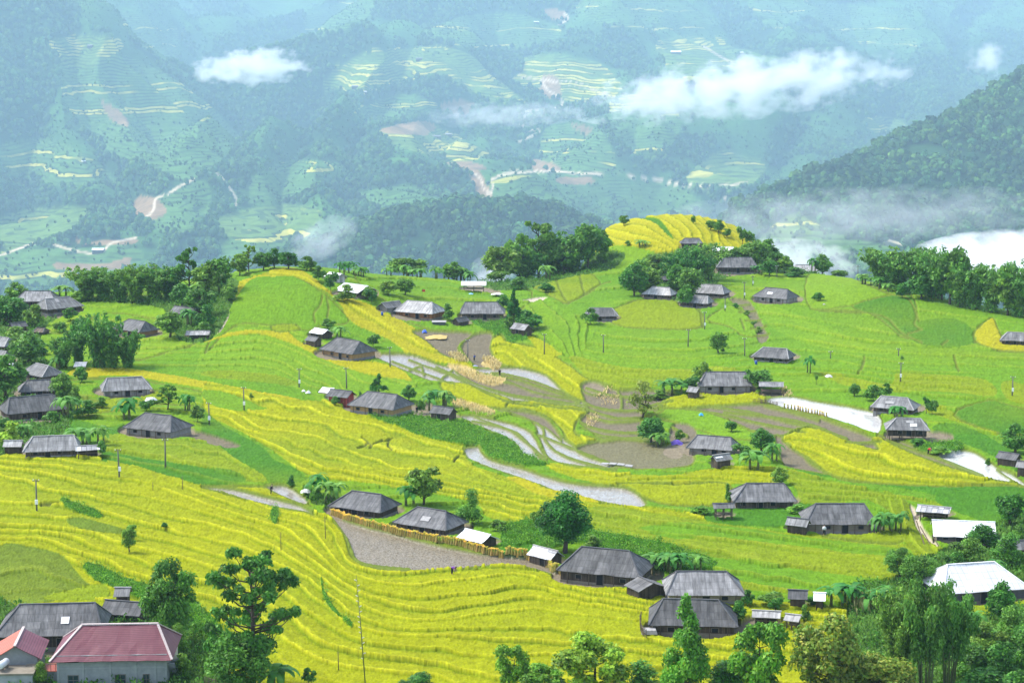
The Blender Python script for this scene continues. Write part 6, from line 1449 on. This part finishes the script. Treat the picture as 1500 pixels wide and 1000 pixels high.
# ---------------------------------------------------------------- small things about the yards
def tarp(px, yb, w, d, h, col, name, label, cat, seed=1, var=.1):
    p = hit(px, yb); r = np.random.default_rng(seed); n = 12
    g = np.linspace(-1, 1, n); X, Y = np.meshgrid(g, g); Zz = h*np.clip(1-(X**2+Y**2)*.8, 0, 1)*(.6+.6*r.random((n, n)))+.04
    V = np.stack([X*w/2*(1+.1*r.normal(0, 1, (n, n))), Y*d/2*(1+.1*r.normal(0, 1, (n, n))), Zz], 2).reshape(-1, 3); i = np.arange(n*n).reshape(n, n)
    Fq = np.stack([i[:-1, :-1], i[:-1, 1:], i[1:, 1:], i[1:, :-1]], 2).reshape(-1, 4)
    me = polys_mesh(name, V, Fq, None, [flat_mat(name+str(seed), col, .6, .3, var)], True); o = obj(name, me, None, p); tag(o, label, cat); return o
tarp(991, 650, 2.4, 2.6, .8, (.14, .08, .42), 'tarpaulin', 'crumpled purple tarpaulin left of the house with the front annex', 'tarpaulin', 3)
tarp(1027, 609, .9, 1.2, .5, (.05, .35, .6), 'tarpaulin', 'small blue tarpaulin on the strip of cut rice above the purple one', 'tarpaulin', 4)
tarp(640, 495, 5.5, 7, .35, (.45, .33, .09), 'threshing_mat', 'yellow threshing mat heaped with straw on the brown plot', 'mat', 5)
tarp(623, 488, 1.2, 1.4, .8, (.06, .14, .55), 'tarpaulin', 'small blue and dark bundle on the threshing mat', 'tarpaulin', 6)
tarp(697, 537, 1.3, 1.8, .3, (.30, .28, .55), 'tarpaulin', 'pale violet cloth on the ground below the brown plots', 'tarpaulin', 7)
tarp(452, 576, 1.0, 1.2, .55, (.72, .72, .72), 'sack', 'white sack on the green path left of the white sheet roof', 'sack', 8)
tarp(445, 574, .8, 1.0, .4, (.70, .70, .72), 'sack', 'smaller white sack left of another white sack by the green path', 'sack', 9)
tarp(690, 431, 1.3, 2.0, .25, (.20, .45, .65), 'tarpaulin', 'blue sheet on the ground in front of the hut on stilts', 'tarpaulin', 10)
tarp(729, 434, 3.4, 3, .4, (.62, .60, .56), 'tarpaulin', 'whitish sheets on the scrub right of the hut on stilts', 'tarpaulin', 11)
tarp(58, 542, 2.2, 3, .7, (.72, .72, .72), 'tarpaulin', 'white sheet on the ground right of the broad rounded tree in the left village', 'tarpaulin', 12)
tarp(18, 536, 1.6, 2, .6, (.72, .72, .72), 'tarpaulin', 'white sheet at the end of the lower cut off house', 'tarpaulin', 13)
tarp(222, 588, 2.6, 3, .9, (.62, .63, .62), 'tarpaulin', 'pale sheet behind the ridge of the plank and stone house', 'tarpaulin', 14)
tarp(48, 455, 1.0, 1.0, .7, (.72, .72, .72), 'laundry', 'white washing among bushes below the patched ridge house', 'washing', 15)
tarp(448, 722, 1.5, 2, .5, (.55, .55, .56), 'junk_heap', 'grey and white heap left of the bananas by the two dark houses', 'heap', 16)
tarp(1208, 446, .8, 1, .3, (.3, .3, .3), 'stone', 'grey stone beside the bush by the house with white roof sheets', 'stone', 17)
tarp(1215, 552, 1.6, 2, .5, (.6, .6, .58), 'tarpaulin', 'pale sheet between the long grey house and its banana plant', 'tarpaulin', 18)
o = empty('water_basin', hit(644, 475)); tag(o, 'low pale concrete basin in front of the grey winged house', 'basin')
MB().box(-1.7, -1.3, -.5, 1.7, 1.3, .55).build('base', WM['grey'], o); MB().box(-1.9, -1.5, .55, 1.9, 1.5, .68).build('slab', M_CAP['light'], o)
o = empty('flag', hit(619, 437)); tag(o, 'small red flag on a pole behind the pale roofed orange house', 'flag')
MB().tube([(0, 0, -.5), (0, 0, 2.4)], .03, 6).build('staff', M_POST, o); m = MB(); m.box(.03, -.012, 1.7, .85, .012, 2.3); m.build('cloth', CLOTH['red'], o)
o = empty('plank_raft', hit(905, 682)); tag(o, 'row of pale planks lying at the lower edge of the olive wet field', 'planks'); 
for i in range(4): b_ = MB().box(-3.0+i*1.5, -.7, .15, -1.7+i*1.5, .7, .28).build('plank', M_CAP['light'], o); b_.rotation_euler = (0, .04*(i-1), -.3)
M_DRUM = flat_mat('blue_drum', (.03, .09, .32), .5)
for px, yb, label in [(1108,534,'blue drum at the left end of the long grey house in the green slope'),(560,462,'blue drum left of the stone walled gable house')]:
    o = empty('water_drum', hit(px, yb)); tag(o, label, 'drum'); lathe([(.28, 0), (.30, .02), (.30, .3), (.32, .32), (.30, .34), (.30, .85), (.26, .9)], 14).build('drum', M_DRUM, o, True)
    lathe([(.12, .9), (.12, .95), (.02, .96)], 10).build('cap', M_BOX, o)
def fence(L, h, label, wat=True):
    P = along(L, .30); o = empty('wattle_fence', P[0]); tag(o, label, 'fence'); m = MB(); rr = random.Random(9)
    for p in P: q = p-P[0]; m.bar((q.x, q.y, q.z-.4), (q.x+rr.uniform(-.06, .06), q.y, q.z+h*rr.uniform(.8, 1.1)), .07)
    m.build('picket', M_TIM, o); m = MB()
    for z in (.35, .8): m.tube([p-P[0]+Vector((0, .06, h*z)) for p in P[::3]]+[P[-1]-P[0]+Vector((0, .06, h*z))], .035, 5)
    m.build('rail', M_TIM, o)
fence([(940,908),(938,918),(942,930),(950,938)], 1.2, 'curved wattle fence round the yard at the left of the lowest dark house')
fence([(300,1000),(320,1008),(340,1012)], 1.0, 'rough fence right of the pink tiled house')
fence([(1104,590),(1124,592),(1140,594)], .9, 'low fence in front of the stilted barn')
o = empty('leaning_timbers', hit(1362, 800)); tag(o, 'long timbers leaning beside the pale path at the large white roof', 'timber')
MB().bar((-.6, .5, 0), (-1.3, 3.5, 3.0), .13).build('beam', M_TIM, o); MB().bar((.3, .2, 0), (-.9, 2.6, 2.4), .11).build('beam', M_TIM, o); MB().bar((1.4, -.6, 0), (.6, .8, 1.5), .11).build('beam', M_TIM, o)
o = empty('pale_boards', hit(951, 928)); tag(o, 'stack of pale boards in the fenced yard of the lowest dark house', 'boards')
for i in range(4): MB().box(-1.0+.1*i, -.9+.1*i, .1+.12*i, 1.0-.05*i, .7, .2+.12*i).build('board', M_CAP['light'], o)
# ---------------------------------------------------------------- houses far across the valley
rowf = np.nonzero((yf > 2700))[0]
def hit_far(px, py):
    u = (px-750)/F
    for _ in range(3):
        j = int(np.clip(np.searchsorted(uf, u), 0, len(uf)-1)); Pj = np.minimum.accumulate(pyf[rowf, j]); k = np.nonzero(Pj <= py)[0]; i = rowf[k[0]] if len(k) else rowf[-1]; u += (px-pxf[i, j])/F
    return Vector((u*yf[i], yf[i], Zf[i, j]))
FARH = [(146,371,16,'white','larger far white roof beside the pale road at the lower left'),(137,342,12,'white','far white roof on the slope above the pale road at the lower left'),(222,274,8,'white','tiny far white roof above the fork of the left valley road'),(522,129,9,'grey','far grey roof at the left foot of the upper middle terraces'),(534,137,9,'white','far white roof at the left foot of the upper middle terraces'),
 (640,202,12,'grey','far grey roof on the striped terraces in the middle'),(657,200,10,'light','far pale roof on the striped terraces in the middle'),(992,79,14,'white','far white roof high on the terraces right of the middle'),(1086,79,8,'white','tiny far white roof right of another on the high terraces'),(786,37,7,'white','tiny far white roof near the top edge'),(134,70,8,'grey','tiny far roof on the bright terraces at the upper left'),(616,88,9,'grey','far grey roof in the upper middle terraces'),(124,240,6,'white','tiny white speck of a roof on the left mountain flank')]
for px, py, w, rt, label in FARH:
    p = hit_far(px, py); L = w*p.length/F; o = empty('far_house', p, R_(random.uniform(-12, 12))); tag(o, label, 'house', 'houses far across the valley')
    ro, X, Y, zr, rx = pitched(o, 'gable', L, L*.5, L*.16, L*.16, L*.04, RM[rt], M_CAP['light'], 1, .3)
    MB().box(-L/2, -L*.25, -L*.3, L/2, L*.25, L*.18).build('wall', WM['wood'], o)
